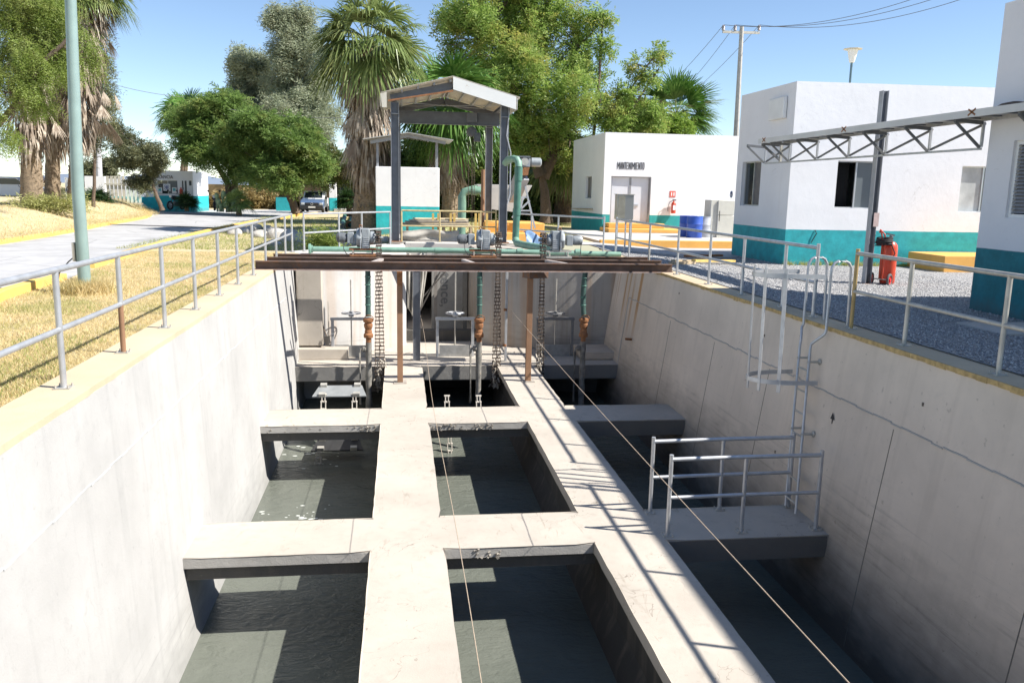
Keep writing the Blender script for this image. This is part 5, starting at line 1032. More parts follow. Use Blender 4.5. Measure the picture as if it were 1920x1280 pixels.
# concrete pole left and wire
Yq = 70; a = PY(184, 330, Yq); b = PY(176, 60, Yq); t = thing('concrete_pole', 'slim white concrete pole between the palms and the small dark tree', 'pole', (a.x, Yq, -.3)); MB().tube([(a.x, Yq, -.3), (b.x, Yq, b.z)], [.26, .16], 10).build('pole', simple('pole_white', (.5, .5, .52), .8), t)
wire('power_cable', 'thin cable in the sky between the left palms and the round leafy trees', PY(150, 138, 70), PY(345, 182, 75), .3, None, mat=wm, r=.02); wire('power_cable', 'thin cable crossing the sky between the eucalyptus and the tall palm', PY(430, 205, 60), PY(700, 218, 60), .3, None, mat=wm, r=.02)
wire('ground_cable', 'thin black cable lying across the left road', G(160, 421)+Vector((0, 0, .05)), G(405, 429)+Vector((0, 0, .05)), -.0, None, r=.02)
# ================================================================== LEFT BACKGROUND
Yg = 66.0
def PQ(px, py, Y=Yg): return PY(px, py, Y)
gh = thing('guard_house', 'small white guard house with wide window at the end of the road', 'building', tuple(PQ(268, 393)))
matg = painted_wall('wall_paint_d', (.8, .8, .8), (.02, .42, .45), PQ(320, 367).z); A = (PQ(288, 390).x, Yg); B = (PQ(364, 390).x, Yg)
hg = hole(A, B, 296, 338, 333, 364); hd2 = [hole(A, B, 341, 339, 344, 356), hole(A, B, 347, 339, 351, 392), hole(A, B, 354, 339, 359, 348)]; zt = PQ(363, 321).z; mb = MB(); PG = facade(mb, A, B, -.6, zt, [hg]+hd2, (0, 1), .15)
mb.add([(B[0], Yg, -.6), (B[0], Yg+5, -.6), (B[0], Yg+5, zt), (B[0], Yg, zt)], [(0, 1, 2, 3)]); mb.add([(A[0], Yg, -.6), (A[0], Yg+5, -.6), (A[0], Yg+5, zt), (A[0], Yg, zt)], [(0, 1, 2, 3)]); mb.add([(A[0], Yg, zt), (B[0], Yg, zt), (B[0], Yg+5, zt), (A[0], Yg+5, zt)], [(0, 1, 2, 3)]); mb.build('wall', matg, gh, smooth=False)
window(gh, PG, *hg, split=.5, gl=glass2); 
for h_ in hd2: mb = MB(); mb.add([PG(h_[0], h_[2], .1), PG(h_[1], h_[2], .1), PG(h_[1], h_[3], .1), PG(h_[0], h_[3], .1)], [(0, 1, 2, 3)]); mb.build('slot_window', glass2, gh)
textmesh('VIGILANCIA', .36, .01, blackmat, 'lettering', frame_mat(PQ(304, 332)+Vector((0, -.02, 0)), (1, 0, 0)), gh, widen=.8)
def emblem(px0, py0, px1, py1, parent):
    a = PQ(px0, py1); b = PQ(px1, py0); c = (a+b)/2+Vector((0, -.02, 0)); s = b.z-a.z; o = MB().box(c, (s, .02, s)).build('emblem_panel', white, parent, .05); mb = MB()
    for dx in (-1, 1):
        for dz in (-1, 1): mb.torus(c+Vector((dx*s*.18, -.02, dz*s*.18)), s*.13, s*.03, (0, 1, 0), 16, 5)
    mb.bar(c+Vector((-s*.14, -.02, -s*.14)), c+Vector((s*.14, -.02, s*.14)), s*.05); mb.bar(c+Vector((-s*.14, -.03, s*.14)), c+Vector((s*.14, -.03, -s*.14)), s*.05); mb.build('emblem', simple('emblem_blue', (.05, .08, .25), .5), o)
emblem(307, 345, 319, 358, gh)
for px in (300, 327): c = PQ(px, 357)+Vector((0, -.02, 0)); o = MB().box(c, (.33, .02, .42)).build('notice', white, gh); MB().box(c+Vector((0, -.012, .05)), (.2, .004, .2)).build('notice_print', simple('notice_teal', (.1, .45, .48), .5), o)
p_ = PQ(341, 363)+Vector((0, -.2, 0)); t = thing('fire_extinguisher', 'tiny red fire extinguisher on the guard house wall', 'fire extinguisher', tuple(p_)); MB().lathe([(.11, -.45), (.12, -.4), (.12, .25), (.05, .36), (.04, .45)], p_, 12).build('cylinder', redmat, t)
# set-back porch wall, perimeter wall and pickets
t = thing('perimeter_wall', 'white perimeter wall with teal base left of the guard house, behind the picket gate', 'wall', tuple(PQ(160, 388, 70))); a = PQ(158, 334, 70); b = PQ(289, 334, 70); MB().bb(a.x, b.x, 70, 70.3, -.6, a.z).build('panel', painted_wall('wall_paint_e', (.8, .8, .8), (.02, .42, .45), PQ(200, 368, 70).z), t)
a = PQ(158, 330, 64); b = PQ(196, 330, 64); tag(MB().bb(a.x, b.x, 64, 64.25, -.6, a.z).build('gate_wall', painted_wall('wall_paint_f', (.82, .82, .82), (.02, .42, .45), PQ(200, 369, 64).z)), 'plain white wall panel at the left end of the picket gate', 'wall')
a = PQ(121, 333, 62); b = PQ(133, 375, 62); tag(MB().bb(a.x, b.x, 62, 62.4, b.z-.3, a.z).build('wall_pillar', white), 'short white pillar partly behind the palm trunks', 'pillar')
pk = thing('picket_gate', 'tall cream picket gate beside the guard house', 'gate', tuple(PQ(196, 386, 63.5)))
for k in range(9): x0 = PQ(198+k*7.4, 330, 63.5); zt_ = x0.z if k < 5 else PQ(200, 348, 63.5).z; MB().bb(x0.x, x0.x+.17, 63.5, 63.6, -.35, zt_).build('picket', cream if k < 5 else simple('picket_pale', (.6, .68, .62), .6), pk)
for py in (345, 381): a = PQ(196, py, 63.42); b = PQ(268, py, 63.42); MB().bb(a.x, b.x, 63.4, 63.49, a.z-.06, a.z+.06).build('rail', cream, pk)
# shelter box behind the tank
Yw = 36; a = PY(704, 312, Yw); b = PY(824, 312, Yw); sh = thing('walled_shelter', 'small white block with teal base under a pitched sheet roof on thin posts', 'building', (a.x, Yw, -.2)); zt = a.z
MB().bb(a.x, b.x, Yw, Yw+3.5, -.4, zt).build('wall', painted_wall('wall_paint_g', (.8, .8, .8), (.02, .40, .43), PY(704, 386, Yw).z), sh, .02)
zr = PY(712, 262, Yw).z; 
for px in (708, 819): c = PY(px, 300, Yw+.15); MB().bb(c.x-.05, c.x+.05, Yw+.1, Yw+.2, zt, zr).build('post', steelpale, sh); MB().bb(c.x-.05+.1, c.x+.05+.1, Yw+3.1, Yw+3.2, zt, zr).build('post', steelpale, sh)
l_ = PY(680, 260, Yw-.3); m_ = PY(765, 248, Yw-.3); r_ = PY(850, 262, Yw-.3)
for p_, q in ((l_, m_), (m_, r_)):
    mb = MB(); mb.extr([p_, q, q-Vector((0, 0, .03)), p_-Vector((0, 0, .03))], (0, 4.2, 0)); mb.build('roof_sheet', simple('sheet_grey', (.45, .45, .43), .5, .3, .08), sh)
    MB().bar(p_+Vector((.3 if p_ is l_ else 0, .25, -.12)), q+Vector((0 if p_ is l_ else -.3, .25, -.12)), .06, .14).build('roof_beam', steelpale, sh)
# office building with porch pillars
Yo = 75; ob = thing('office_building', 'low building with white and teal pillar, big dark windows and tiled roof behind the pickup', 'building', tuple(PY(690, 392, Yo)))
a = PY(617, 342, Yo); b = PY(631, 392, Yo); MB().bb(a.x, b.x, Yo, Yo+.7, b.z-.2, a.z).build('pillar', painted_wall('wall_paint_h', (.75, .75, .75), (.02, .40, .43), PY(620, 371, Yo).z), ob)
a = PY(560, 335, Yo+3); b = PY(760, 392, Yo+3); MB().bb(a.x, b.x, Yo+3, Yo+9, -.5, a.z).build('wall', simple('ochre_wall', (.28, .2, .13), .85), ob); 
a = PY(629, 342, Yo+2.9); b = PY(705, 388, Yo+2.9); mb = MB(); mb.bb(a.x, b.x, Yo+2.9, Yo+2.95, b.z, a.z); o = mb.build('window', glass, ob); 
for px in (629, 653, 673, 704): c = PY(px, 360, Yo+2.8); MB().bb(c.x-.06, c.x+.06, Yo+2.8, Yo+2.89, b.z, a.z).build('frame', galv, o)
c = PY(650, 366, Yo+2.8); MB().bb(a.x, b.x, Yo+2.8, Yo+2.87, c.z-.05, c.z+.05).build('frame', galv, o)
rl = PY(560, 312, Yo+1); rr_ = PY(760, 335, Yo+1); mb = MB(); mb.extr([(rl.x, Yo+.2, rr_.z), (rl.x, Yo+6, rl.z+.4), (rl.x, Yo+12, rr_.z)], (rr_.x-rl.x, 0, 0)); mb.build('roof', simple('clay_tiles', (.38, .2, .12), .85, 0, .2, 5), ob)
tag(MB().bb(PY(620, 1, Yo).x, PY(712, 1, Yo).x, Yo-.5, Yo+2.9, -.5, -.14).build('porch_slab', con_pave), 'pale concrete porch floor in front of the dark office windows', 'slab')
a = PY(517, 370, 72); b = PY(546, 391, 72); tag(MB().bb(a.x, b.x, 72, 72.3, b.z-.2, a.z).build('teal_wall', simple('teal_flat', (.02, .33, .36), .8)), 'low teal wall left of the pickup behind the leaning trunk', 'wall')
# brown perimeter wall right-centre, far fence left
a = PY(930, 352, 85); b = PY(1110, 352, 85); tag(MB().bb(a.x, b.x, 85, 85.3, -.4, a.z).build('brick_wall', simple('brown_brick', (.45, .24, .14), .9, 0, .12, 2)), 'long brown perimeter wall seen between the tree trunks by the workshop', 'wall')
a = PY(380, 345, 95); b = PY(560, 350, 95); tag(MB().bb(a.x, b.x, 95, 95.3, -.5, a.z).build('reed_fence', simple('reed_brown', (.38, .27, .14), .9, 0, .35, 1.5)), 'brown reed fence behind the round leafy trees', 'fence')
a = PY(-60, 362, 140); b = PY(45, 350, 140); tag(MB().bb(a.x, b.x, 140, 146, -.5, b.z).build('far_shed', simple('shed_pale', (.6, .6, .6), .7)), 'long pale shed on the far left horizon', 'shed')
# ---- pickup truck
Yt = 66; a = PY(565, 399, Yt); b = PY(605, 399, Yt); tw = 1.75; tk = thing('pickup_truck', 'white and blue pickup truck parked facing the camera under the trees', 'pickup truck', ((a.x+b.x)/2, Yt, a.z)); cx, z0 = (a.x+b.x)/2, a.z-.02
wt = simple('truck_white', (.75, .76, .78), .25, 0, .03); tb_ = simple('truck_blue', (.10, .16, .28), .25, .2, .05)
def BB(x0, x1, y0, y1, za, zb, name, mt, par=tk, bev=.03): return MB().bb(cx+x0, cx+x1, Yt+y0, Yt+y1, z0+za, z0+zb).build(name, mt, par, bev)
mb = MB(); mb.extr([(cx-.86, Yt+.05, z0+.35), (cx-.86, Yt, z0+.75), (cx-.86, Yt+.15, z0+.95), (cx-.86, Yt+1.25, z0+1.08), (cx-.86, Yt+1.3, z0+.35)], (1.72, 0, 0)); mb.build('bonnet', tb_, tk, .03)
mb = MB(); mb.extr([(cx-.82, Yt+1.28, z0+.4), (cx-.82, Yt+1.28, z0+1.08), (cx-.72, Yt+1.95, z0+1.66), (cx-.72, Yt+3.0, z0+1.66), (cx-.82, Yt+3.15, z0+.4)], (1.62, 0, 0)); mb.build('cab', wt, tk, .04)
mb = MB(); mb.extr([(cx-.7, Yt+1.36, z0+1.13), (cx+.7, Yt+1.36, z0+1.13), (cx+.62, Yt+1.87, z0+1.58), (cx-.62, Yt+1.87, z0+1.58)], (0, -.03, .03)); mb.build('windscreen', glass, tk)
BB(-.84, .84, 3.2, 5.1, .45, 1.12, 'bed', wt); BB(-.84, .84, -.08, .06, .3, .58, 'bumper', blackmat); BB(-.5, .5, -.02, .02, .6, .8, 'grille', blackmat); BB(-.27, .27, -.1, -.085, .4, .52, 'number_plate', simple('plate_white', (.6, .6, .58), .5), tk, 0)
for s in (-1, 1): BB(s*.55, s*.82, -.02, .05, .62, .8, 'headlight', simple('headlight', (.5, .52, .55), .15, .3)); BB(s*.86, s*1.02, 1.5, 1.6, 1.05, 1.25, 'mirror', blackmat)
for s in (-1, 1):
    for y in (.75, 4.0): o = MB().lathe([(.2, -.1), (.33, -.1), (.35, -.06), (.35, .06), (.33, .1), (.2, .1)], (cx+s*.76, Yt+y, z0+.35), 22, (1, 0, 0)).build('wheel', blackmat, tk); MB().lathe([(.19, -.11), (.19, .11)], (cx+s*.76, Yt+y, z0+.35), 14, (1, 0, 0)).build('rim', galv, o)
MB().torus((cx, Yt-.03, z0+.7), .08, .015, (0, 1, 0), 16, 6).build('badge', galv, tk)
# ---- car far left
Yc = 47; c = PY(12, 377, Yc); ck = thing('parked_car', 'pale car half cut off at the left edge behind the palms', 'car', (c.x, Yc, c.z)); 
mb = MB(); mb.extr([(c.x-2.4, Yc, c.z+.25), (c.x-2.3, Yc, c.z+.7), (c.x-1.2, Yc, c.z+.85), (c.x-.6, Yc, c.z+1.25), (c.x+.6, Yc, c.z+1.25), (c.x+1.1, Yc, c.z+.8), (c.x+1.6, Yc, c.z+.7), (c.x+1.7, Yc, c.z+.25)], (0, 1.6, 0)); mb.build('body', wt, ck, .06)
mb = MB(); mb.extr([(c.x-.95, Yc-.01, c.z+.86), (c.x-.55, Yc-.01, c.z+1.16), (c.x+.55, Yc-.01, c.z+1.16), (c.x+.9, Yc-.01, c.z+.86)], (0, .02, 0)); mb.build('side_window', glass, ck)
for x in (-1.5, 1.0): MB().lathe([(.2, -.08), (.3, -.08), (.3, .08), (.2, .08)], (c.x+x, Yc+.1, c.z+.28), 18, (0, 1, 0)).build('wheel', blackmat, ck)
# ---- motorcycles
def motorcycle(px, py, Y, ang, label):
    c = PY(px, py, Y); t = thing('motorcycle', label, 'motorcycle', tuple(c), 'motorcycles parked by the road'); t.rotation_euler = (0, 0, ang)
    def B(mb, n, mt, par=t): return mb.build(n, mt, par, local=True)
    for x in (-.65, .65): o = B(MB().torus((x, 0, .3), .27, .06, (0, 1, 0), 22, 8), 'wheel', blackmat); B(MB().lathe([(.05, -.06), (.2, -.01), (.2, .01), (.05, .06)], (x, 0, .3), 12, (0, 1, 0)), 'hub', galv, o)
    mb = MB(); mb.tube([(.65, 0, .3), (.45, 0, .75), (.36, 0, 1.0)], .035, 8); mb.tube([(-.65, 0, .3), (-.1, 0, .4), (.35, 0, .8)], .035, 8); mb.box((0, 0, .42), (.45, .22, .3)); B(mb, 'frame', motordark)
    B(MB().lathe([(.05, -.3), (.15, -.15), (.16, .1), (.08, .28)], (.12, 0, .82), 12, (1, 0, .1)), 'fuel_tank', blackmat); B(MB().box((-.4, 0, .8), (.65, .24, .1)), 'saddle', blackmat)
    B(MB().tube([(.28, -.36, 1.05), (.36, -.12, 1.02), (.36, .12, 1.02), (.28, .36, 1.05)], .018, 6), 'handlebar', galv)
    for s in (-1, 1): B(MB().tube([(.3, s*.3, 1.05), (.32, s*.38, 1.3)], .01, 5).lathe([(.07, 0), (.07, .03)], (.32, s*.38, 1.33), 10, (1, 0, 0)), 'mirror', blackmat)
    B(MB().lathe([(.05, 0), (.1, .08), (.1, .12)], (.48, 0, .95), 12, (1, 0, 0)), 'headlight', galv)
motorcycle(331, 393, 63, -2.0, 'dark motorcycle parked in front of the guard house beside a bush'); motorcycle(403, 394, 62, -1.4, 'dark motorcycle parked left of the cactus at the round trees')
# ---- black pipes lying behind the rail
for k, (x0, y0, x1, y1) in enumerate(((650, 398, 641, 431), (666, 398, 656, 428))):
    a = G(x0, y0-2); b = G(x1, y1); a.z += .2; b.z += .16; t = thing('drain_pipe', 'dark pipe lying on the lawn under the small palm, %s of two' % ('left' if k == 0 else 'right'), 'pipe', tuple(b), 'dark pipes on the lawn'); MB().tube([b, b.lerp(a, .25), b.lerp(a, .55)], .13, 14).build('pipe_run', darkgreenpipe, t); 
    if k: MB().torus(b, .17, .05, (a-b), 20, 8).build('flange', rusty, t); MB().lathe([(.12, 0), (.12, .01)], b, 14, (a-b)).build('bore', interior, t)
    else: MB().lathe([(.14, -.02), (.16, .05)], b, 14, (a-b)).build('end_cap', sludge, t)
# ---- pale rocks
rockm = simple('pale_rock', (.48, .45, .40), .95, 0, .25, 3, 0, .9)
def rock(px, py, s, i):
    c = G(px, py); r = random.Random(i); bm = bmesh.new(); bmesh.ops.create_icosphere(bm, subdivisions=3, radius=1)
    ph = [Vector((r.gauss(0, 1), r.gauss(0, 1), r.gauss(0, 1))) for _ in range(5)]
    for v in bm.verts: v.co *= 1+.13*sum(math.sin(v.co.dot(p_)*1.8+k) for k, p_ in enumerate(ph))/1.6; v.co = Vector((v.co.x*s*r.uniform(.99, 1.01), v.co.y*s*.8, v.co.z*s*.6))
    me = bpy.data.meshes.new('rock'); bm.to_mesh(me); bm.free(); me.materials.append(rockm); o = bpy.data.objects.new('rock', me); COL.objects.link(o); o.location = (c.x, c.y, c.z+s*.15); o.rotation_euler = (0, 0, r.uniform(0, 6))
    return o
RK = [(437, 440, .35), (455, 436, .3), (470, 437, .42), (488, 445, .4), (506, 437, .36), (523, 447, .5), (480, 430, .35), (500, 430, .3), (550, 452, .55), (575, 455, .3), (540, 437, .3), (622, 458, .4), (640, 455, .45), (655, 462, .35), (668, 452, .4), (722, 455, .3), (707, 459, .22), (598, 436, .3), (618, 437, .3), (640, 436, .28), (660, 436, .25), (447, 428, .25), (515, 460, .25)]
for i, (x, y, s) in enumerate(RK):
    o = rock(x, y, s, i)
    if x < 540: l = 'pale rock in the heap on the dry grass left of the railing corner'
    elif y > 445: l = 'pale rock in the row just behind the diagonal railing left of the steel frame'
    else: l = 'pale rock along the edge of the shaded lawn beyond the diagonal railing'
    tag(o, l, 'rock', 'pale rocks bordering the lawn')
# ================================================================== VEGETATION
def unit(a): return a/np.maximum(np.linalg.norm(a, axis=1, keepdims=True), 1e-6)
def rdir(n, rg): return unit(rg.normal(size=(n, 3)))
def quads(P, A, Wd):   # rhombus leaves: base, long axis, half width vector
    return np.stack([P, P+A*.45+Wd, P+A, P+A*.45-Wd], 1)
def sub_clumps(clumps, per, rg, f=(.22, .42)):
    out = []
    for c, r in clumps:
        for _ in range(per):
            d = rdir(1, rg)[0]; rr = rg.uniform(.35, 1.0); out.append((np.array(c)+d*np.array(r)*rr, np.array(r)*rg.uniform(*f)))
    return out
def foliage(clumps, n, rg, per=14, leaf=(.10, .035), spray=(.35, 8), droop=.3, f=(.22, .42), flat=.0):
    """n sprays of leaflets spread through many small clumps"""
    sc = sub_clumps(clumps, per, rg, f) if per else [(np.array(c), np.array(r)) for c, r in clumps]; wts = np.array([(r[0]*r[1]*r[2])**(2/3) for _, r in sc]); wts /= wts.sum()
    idx = rg.choice(len(sc), n, p=wts); C = np.array([c for c, _ in sc])[idx]; Rr = np.array([r for _, r in sc])[idx]
    d = rdir(n, rg); P = C+d*Rr*(rg.uniform(0, 1, (n, 1))**.45)*np.where(rg.uniform(0, 1, (n, 1)) < .14, rg.uniform(1.0, 1.9, (n, 1)), 1.0)
    D = unit(d*.8+rg.normal(size=(n, 3))*.6+np.array([0, 0, -droop])); D[:, 2] *= (1-flat); D = unit(D)
    S = unit(np.cross(D, rg.normal(size=(n, 3))*.5+np.array([0, 0, 1]))); U = np.cross(S, D)
    L, k = spray; out = []
    for j in range(k):
        t = (j//2+.6)/(k/2); side = 1 if j % 2 else -1; b = P+D*L*t+np.array([0, 0, -1])*(L*droop*t*t*.4)
        A = unit(S*side*.85+D*.55+rg.normal(size=(n, 3))*.22)*leaf[0]*rg.uniform(.7, 1.25, (n, 1)); Wd = unit(np.cross(A, U+rg.normal(size=(n, 3))*.4))*leaf[1]*.5
        out.append(quads(b, A, Wd))
    return np.concatenate(out)
def limb(mb, p, q, r0, r1, rg, n=6, wob=.08):
    p = np.array(p, float); q = np.array(q, float); L = np.linalg.norm(q-p); off = rg.normal(size=3)*L*wob; pts = []
    for k in range(n+1): u = k/n; pts.append(Vector(p+(q-p)*u+off*math.sin(u*math.pi)+rg.normal(size=3)*L*.012*(0 < k < n)))
    mb.tube(pts, [r0+(r1-r0)*k/n for k in range(n+1)], 9, True); return pts
def tree(name, label, base, trunks, clumps, n, lm, bm_=bark, seed=1, group=None, r0=.25, cat='tree', twigs=26, **kw):
    rg = np.random.default_rng(seed); t = thing(name, label, cat, tuple(base), group); mb = MB(); tops = []
    for tr in trunks:   # list of points
        pts = [Vector(p) for p in tr]; n_ = len(pts); full = []
        for i in range(n_-1):
            for k in range(4): u = k/4; full.append(pts[i].lerp(pts[i+1], u)+Vector(rg.normal(size=3)*.02))
        full.append(pts[-1]); mb.tube(full, [r0*(1.25 if i == 0 else 1)*(1-.55*i/len(full)) for i in range(len(full))], 12); tops += full[len(full)//2:]
    mb.build('trunk', bm_, t); mb = MB()
    for c, r in clumps:
        st = min(tops, key=lambda p_: (p_-Vector(c)).length); pts = limb(mb, st, c, r0*.42, r0*.16, rg)
        for _ in range(max(3, int(twigs/len(clumps)))):
            d = rdir(1, rg)[0]; e = np.array(c)+d*np.array(r)*.85; s = pts[rg.integers(2, len(pts))]; limb(mb, s, e, r0*.14, r0*.04, rg, 4, .1)
    mb.build('branches', bm_, t); V = foliage(clumps, n, rg, **kw); npmesh('crown', V, 4, lm, t); return t
def ell(px, py, Y, rx, rz, ry=None):   # crown clump given where it is seen; radii in photo pixels turned to metres at that depth
    c = PY(px, py, Y); k = Y/FPX; return (tuple(c), (rx*k, (ry or rx)*k, rz*k))
lm_feather = leafmat('leaf_feathery', (.15, .22, .035), (.30, .37, .10), (.30, .32, .11), .45)
lm_round = leafmat('leaf_round_green', (.11, .19, .045), (.24, .35, .10), (.28, .31, .09), .55)
lm_euc = leafmat('leaf_eucalyptus', (.24, .28, .18), (.40, .44, .30), (.37, .38, .26), .45)
lm_big = leafmat('leaf_big_tree', (.16, .27, .045), (.36, .46, .13), (.42, .37, .10), .55)
lm_dark = leafmat('leaf_dark_grey', (.08, .095, .045), (.19, .20, .11), (.27, .27, .13), .35)
lm_hedge = leafmat('leaf_hedge', (.05, .10, .02), (.14, .18, .05), (.22, .19, .08), .25)
lm_palm = leafmat('leaf_palm', (.10, .15, .04), (.25, .31, .11), (.30, .32, .13), .35, .3)
lm_palm2 = leafmat('leaf_palm_young', (.05, .13, .02), (.13, .23, .05), None, .25, .35)
# ---- fan palms
def fan(P, D, Nn, R, nseg, rg, spread=2.5, droop=.35, wid=.055):
    """one fan leaf: segments radiating from P around direction D in the plane with normal Nn"""
    D = D/np.linalg.norm(D); S = np.cross(D, Nn); S /= np.linalg.norm(S); Nn = np.cross(S, D); a = np.linspace(-spread/2, spread/2, nseg)+rg.normal(size=nseg)*.02; out = []
    dirs = D[None]*np.cos(a)[:, None]+S[None]*np.sin(a)[:, None]; Ls = R*(.78+.22*np.cos(a*.8))*rg.uniform(.85, 1.1, nseg); fold = (np.arange(nseg) % 2*2-1)[:, None]*Nn[None]*.012*R
    prev = np.repeat(P[None], nseg, 0); pw = np.zeros((nseg, 3)); ts = (.0, .35, .62, .85, 1.0); ws = (.15, 1., .8, .45, .05); tang = np.cross(dirs, Nn[None])
    for k in range(1, 5):
        t = ts[k]; cur = P[None]+dirs*(Ls*t)[:, None]; cur[:, 2] -= droop*Ls*t**2.6*rg.uniform(.7, 1.3, nseg); cur = cur+fold; w0 = tang*wid*ws[k-1]*R*.5; w1 = tang*wid*ws[k]*R*.5
        out.append(np.stack([prev-w0, prev+w0, cur+w1, cur-w1], 1)); prev = cur
    return np.concatenate(out)
def palm(name, label, base, top, r, skirt, nfan, R, seed, lm=lm_palm, group=None, low=-.5, petiole=1.1, barkm=palmbark, flare=1.25, droop=.4, skirt_r=.6):
    rg = np.random.default_rng(seed); base = Vector(base); top = Vector(top); t = thing(name, label, 'palm tree', tuple(base), group); H = (top-base).length; mb = MB(); n = 34; pts = []; rs = []
    for k in range(n+1): u = k/n; pts.append(base.lerp(top, u)+Vector((0, 0, -.15*(k == 0)))); rs.append(r*(flare-(flare-1)*min(1, u*5))*(1-.25*u)*(1+.05*(k % 2)+rg.uniform(-.03, .03)))
    mb.tube(pts, rs, 20); mb.build('trunk', barkm, t)
    # leaf-base stubs on the trunk
    S = []; 
    for k in range(420):
        u = rg.uniform(.04, .97); a = rg.uniform(0, 6.28); c = np.array(base.lerp(top, u)); o = np.array([math.cos(a), math.sin(a), 0]); rr = r*(flare-(flare-1)*min(1, u*5))*(1-.25*u)*.97; p_ = c+o*rr; A = (o*.5+np.array([0, 0, 1.]))*r*.5*rg.uniform(.5, 1.1); W_ = np.cross(o, [0, 0, 1])*r*.13; S.append(np.stack([p_, p_+A*.5+W_+o*.03, p_+A, p_+A*.5-W_+o*.03]))
    npmesh('leaf_bases', np.array(S), 4, barkm, t)
    T = np.array(top)
    if skirt:
        z0, z1 = skirt; out = []; N = 1500; k = rg.uniform(0, 1, N); a = rg.uniform(0, 6.28, N)
        for i in range(N):
            u = k[i]; c = T*(1-0)+0; zc = z1+(z0-z1)*u; f_ = (zc-base.z)/(top.z-base.z); c = np.array(base.lerp(top, f_)); o = np.array([math.cos(a[i]), math.sin(a[i]), 0]); rr = skirt_r*(1.15-.5*u**2)*rg.uniform(.45, 1.15); p_ = c+o*rr*.8; L = rg.uniform(.5, 1.15)*(1 if z1-z0 > 2 else .6)
            q = c+o*(rr*rg.uniform(.9, 1.15))+np.array([rg.normal()*.08, rg.normal()*.08, -L]); A = q-p_; W_ = np.cross(A, o); W_ = W_/np.linalg.norm(W_)*rg.uniform(.015, .05); m_ = p_+A*.5+o*.05
            out.append(np.stack([p_-W_, p_+W_, m_+W_*1.3, m_-W_*1.3])); out.append(np.stack([m_-W_*1.3, m_+W_*1.3, q+W_*.2, q-W_*.2]))
        npmesh('dead_leaf_skirt', np.array(out), 4, skirtm, t)
        dead = []
        for i in range(26):
            u = rg.uniform(0, .9); zc = z1+(z0-z1)*u; c = np.array([T[0], T[1], zc]); a_ = rg.uniform(0, 6.28); o = np.array([math.cos(a_), math.sin(a_), 0]); D = o*.35+np.array([0, 0, -1.]); dead.append(fan(c+o*skirt_r*rg.uniform(.7, 1.1), D, np.cross(D, np.cross(o, [0, 0, 1.])), R*rg.uniform(.5, .75), 16, rg, 1.2, .1, .07))
        npmesh('dead_fans', np.concatenate(dead), 4, skirtm, t)
    out = []; pet = MB()
    for i in range(nfan):
        el = math.asin(max(-.95, min(.98, low+(1-low)*(i+.5)/nfan))) ; a_ = i*2.39996+rg.uniform(-.3, .3); o = np.array([math.cos(a_)*math.cos(el), math.sin(a_)*math.cos(el), math.sin(el)]); Lp = petiole*rg.uniform(.8, 1.2)
        e = T+o*Lp+np.array([0, 0, -.12*Lp*math.cos(el)]); pet.tube([Vector(T+o*.1), Vector(T+o*Lp*.55+np.array([0, 0, .05])), Vector(e)], [.03, .022, .014], 5)
        D = o+np.array([0, 0, -.35*math.cos(el)]); up = np.array([0, 0, 1.])+rg.normal(size=3)*.35; Nn = up-D*np.dot(up, D)/np.dot(D, D); out.append(fan(e, D, Nn, R*rg.uniform(.85, 1.1), 30, rg, rg.uniform(2.2, 3.3), droop*rg.uniform(.6, 1.5)))
    pet.build('leaf_stalks', simple('palm_stalk', (.22, .26, .08), .6), t); npmesh('crown', np.concatenate(out), 4, lm, t); return t
# tall centre palm
Yc_ = 38; b = PY(689, 425, Yc_); tp_ = PY(690, 88, Yc_); sk0 = PY(690, 345, Yc_).z; sk1 = PY(690, 120, Yc_).z
palm('fan_palm', 'tall fan palm with a thick skirt of dead brown leaves left of the steel frame', b, tp_, .58, (sk0+.4, sk1), 48, 1.7, 3, low=-.42, petiole=1.4, droop=.45, skirt_r=1.0)
# left palms
YL = 44; zl = PY(60, 378, YL).z
for k, (px, pb_, Yk, rr, lab) in enumerate(((60, 378, 44, .46, 'thick-trunked fan palm on the left lawn, the one nearest the left edge of the photo'), (98, 375, 47, .34, 'fan palm on the left lawn, the middle trunk of the three'), (137, 378, 45, .26, 'fan palm on the left lawn right behind the green lamp post'))):
    b = PY(px, pb_, Yk); tt = PY(px+(-8, 6, 22)[k], (-95, -60, -20)[k], Yk); z0 = PY(px, (300, 300, 290)[k], Yk).z; z1 = tt.z-.3
    palm('fan_palm', lab, b, tt, rr, (z0+.6, z1), 30, 1.5, 20+k, group='palms on the left lawn', skirt_r=(1.15, .95, 1.0)[k], low=-.4, droop=.5, flare=1.12)
# young palms in the middle and right
b = PY(845, 430, 41); palm('fan_palm', 'green fan palm rising behind the steel frame\'s roof', b, PY(840, 195, 41), .4, (PY(840, 330, 41).z, PY(840, 230, 41).z), 40, 2.1, 31, lm_palm2, low=-.7, droop=.35, petiole=1.3, skirt_r=.5)
b = PY(1268, 300, 58); palm('fan_palm', 'green fan palm showing above the workshop roof', (b.x, 58, -.2), PY(1268, 215, 58), .4, None, 34, 2.1, 32, lm_palm2, low=-.3, droop=.12, petiole=1.5)
b = PY(1055, 412, 50); palm('fan_palm', 'short palm with ragged dark trunk beside the workshop', b, PY(1058, 300, 50), .5, (PY(1058, 345, 50).z, PY(1058, 305, 50).z), 30, 1.9, 33, lm_palm, low=-.6, droop=.6, skirt_r=.8, barkm=bark)
b = PY(340, 392, 84); palm('fan_palm', 'distant palm poking out left of the round leafy trees', b, PY(352, 215, 84), .35, None, 22, 2.4, 34, lm_palm2, low=-.5)
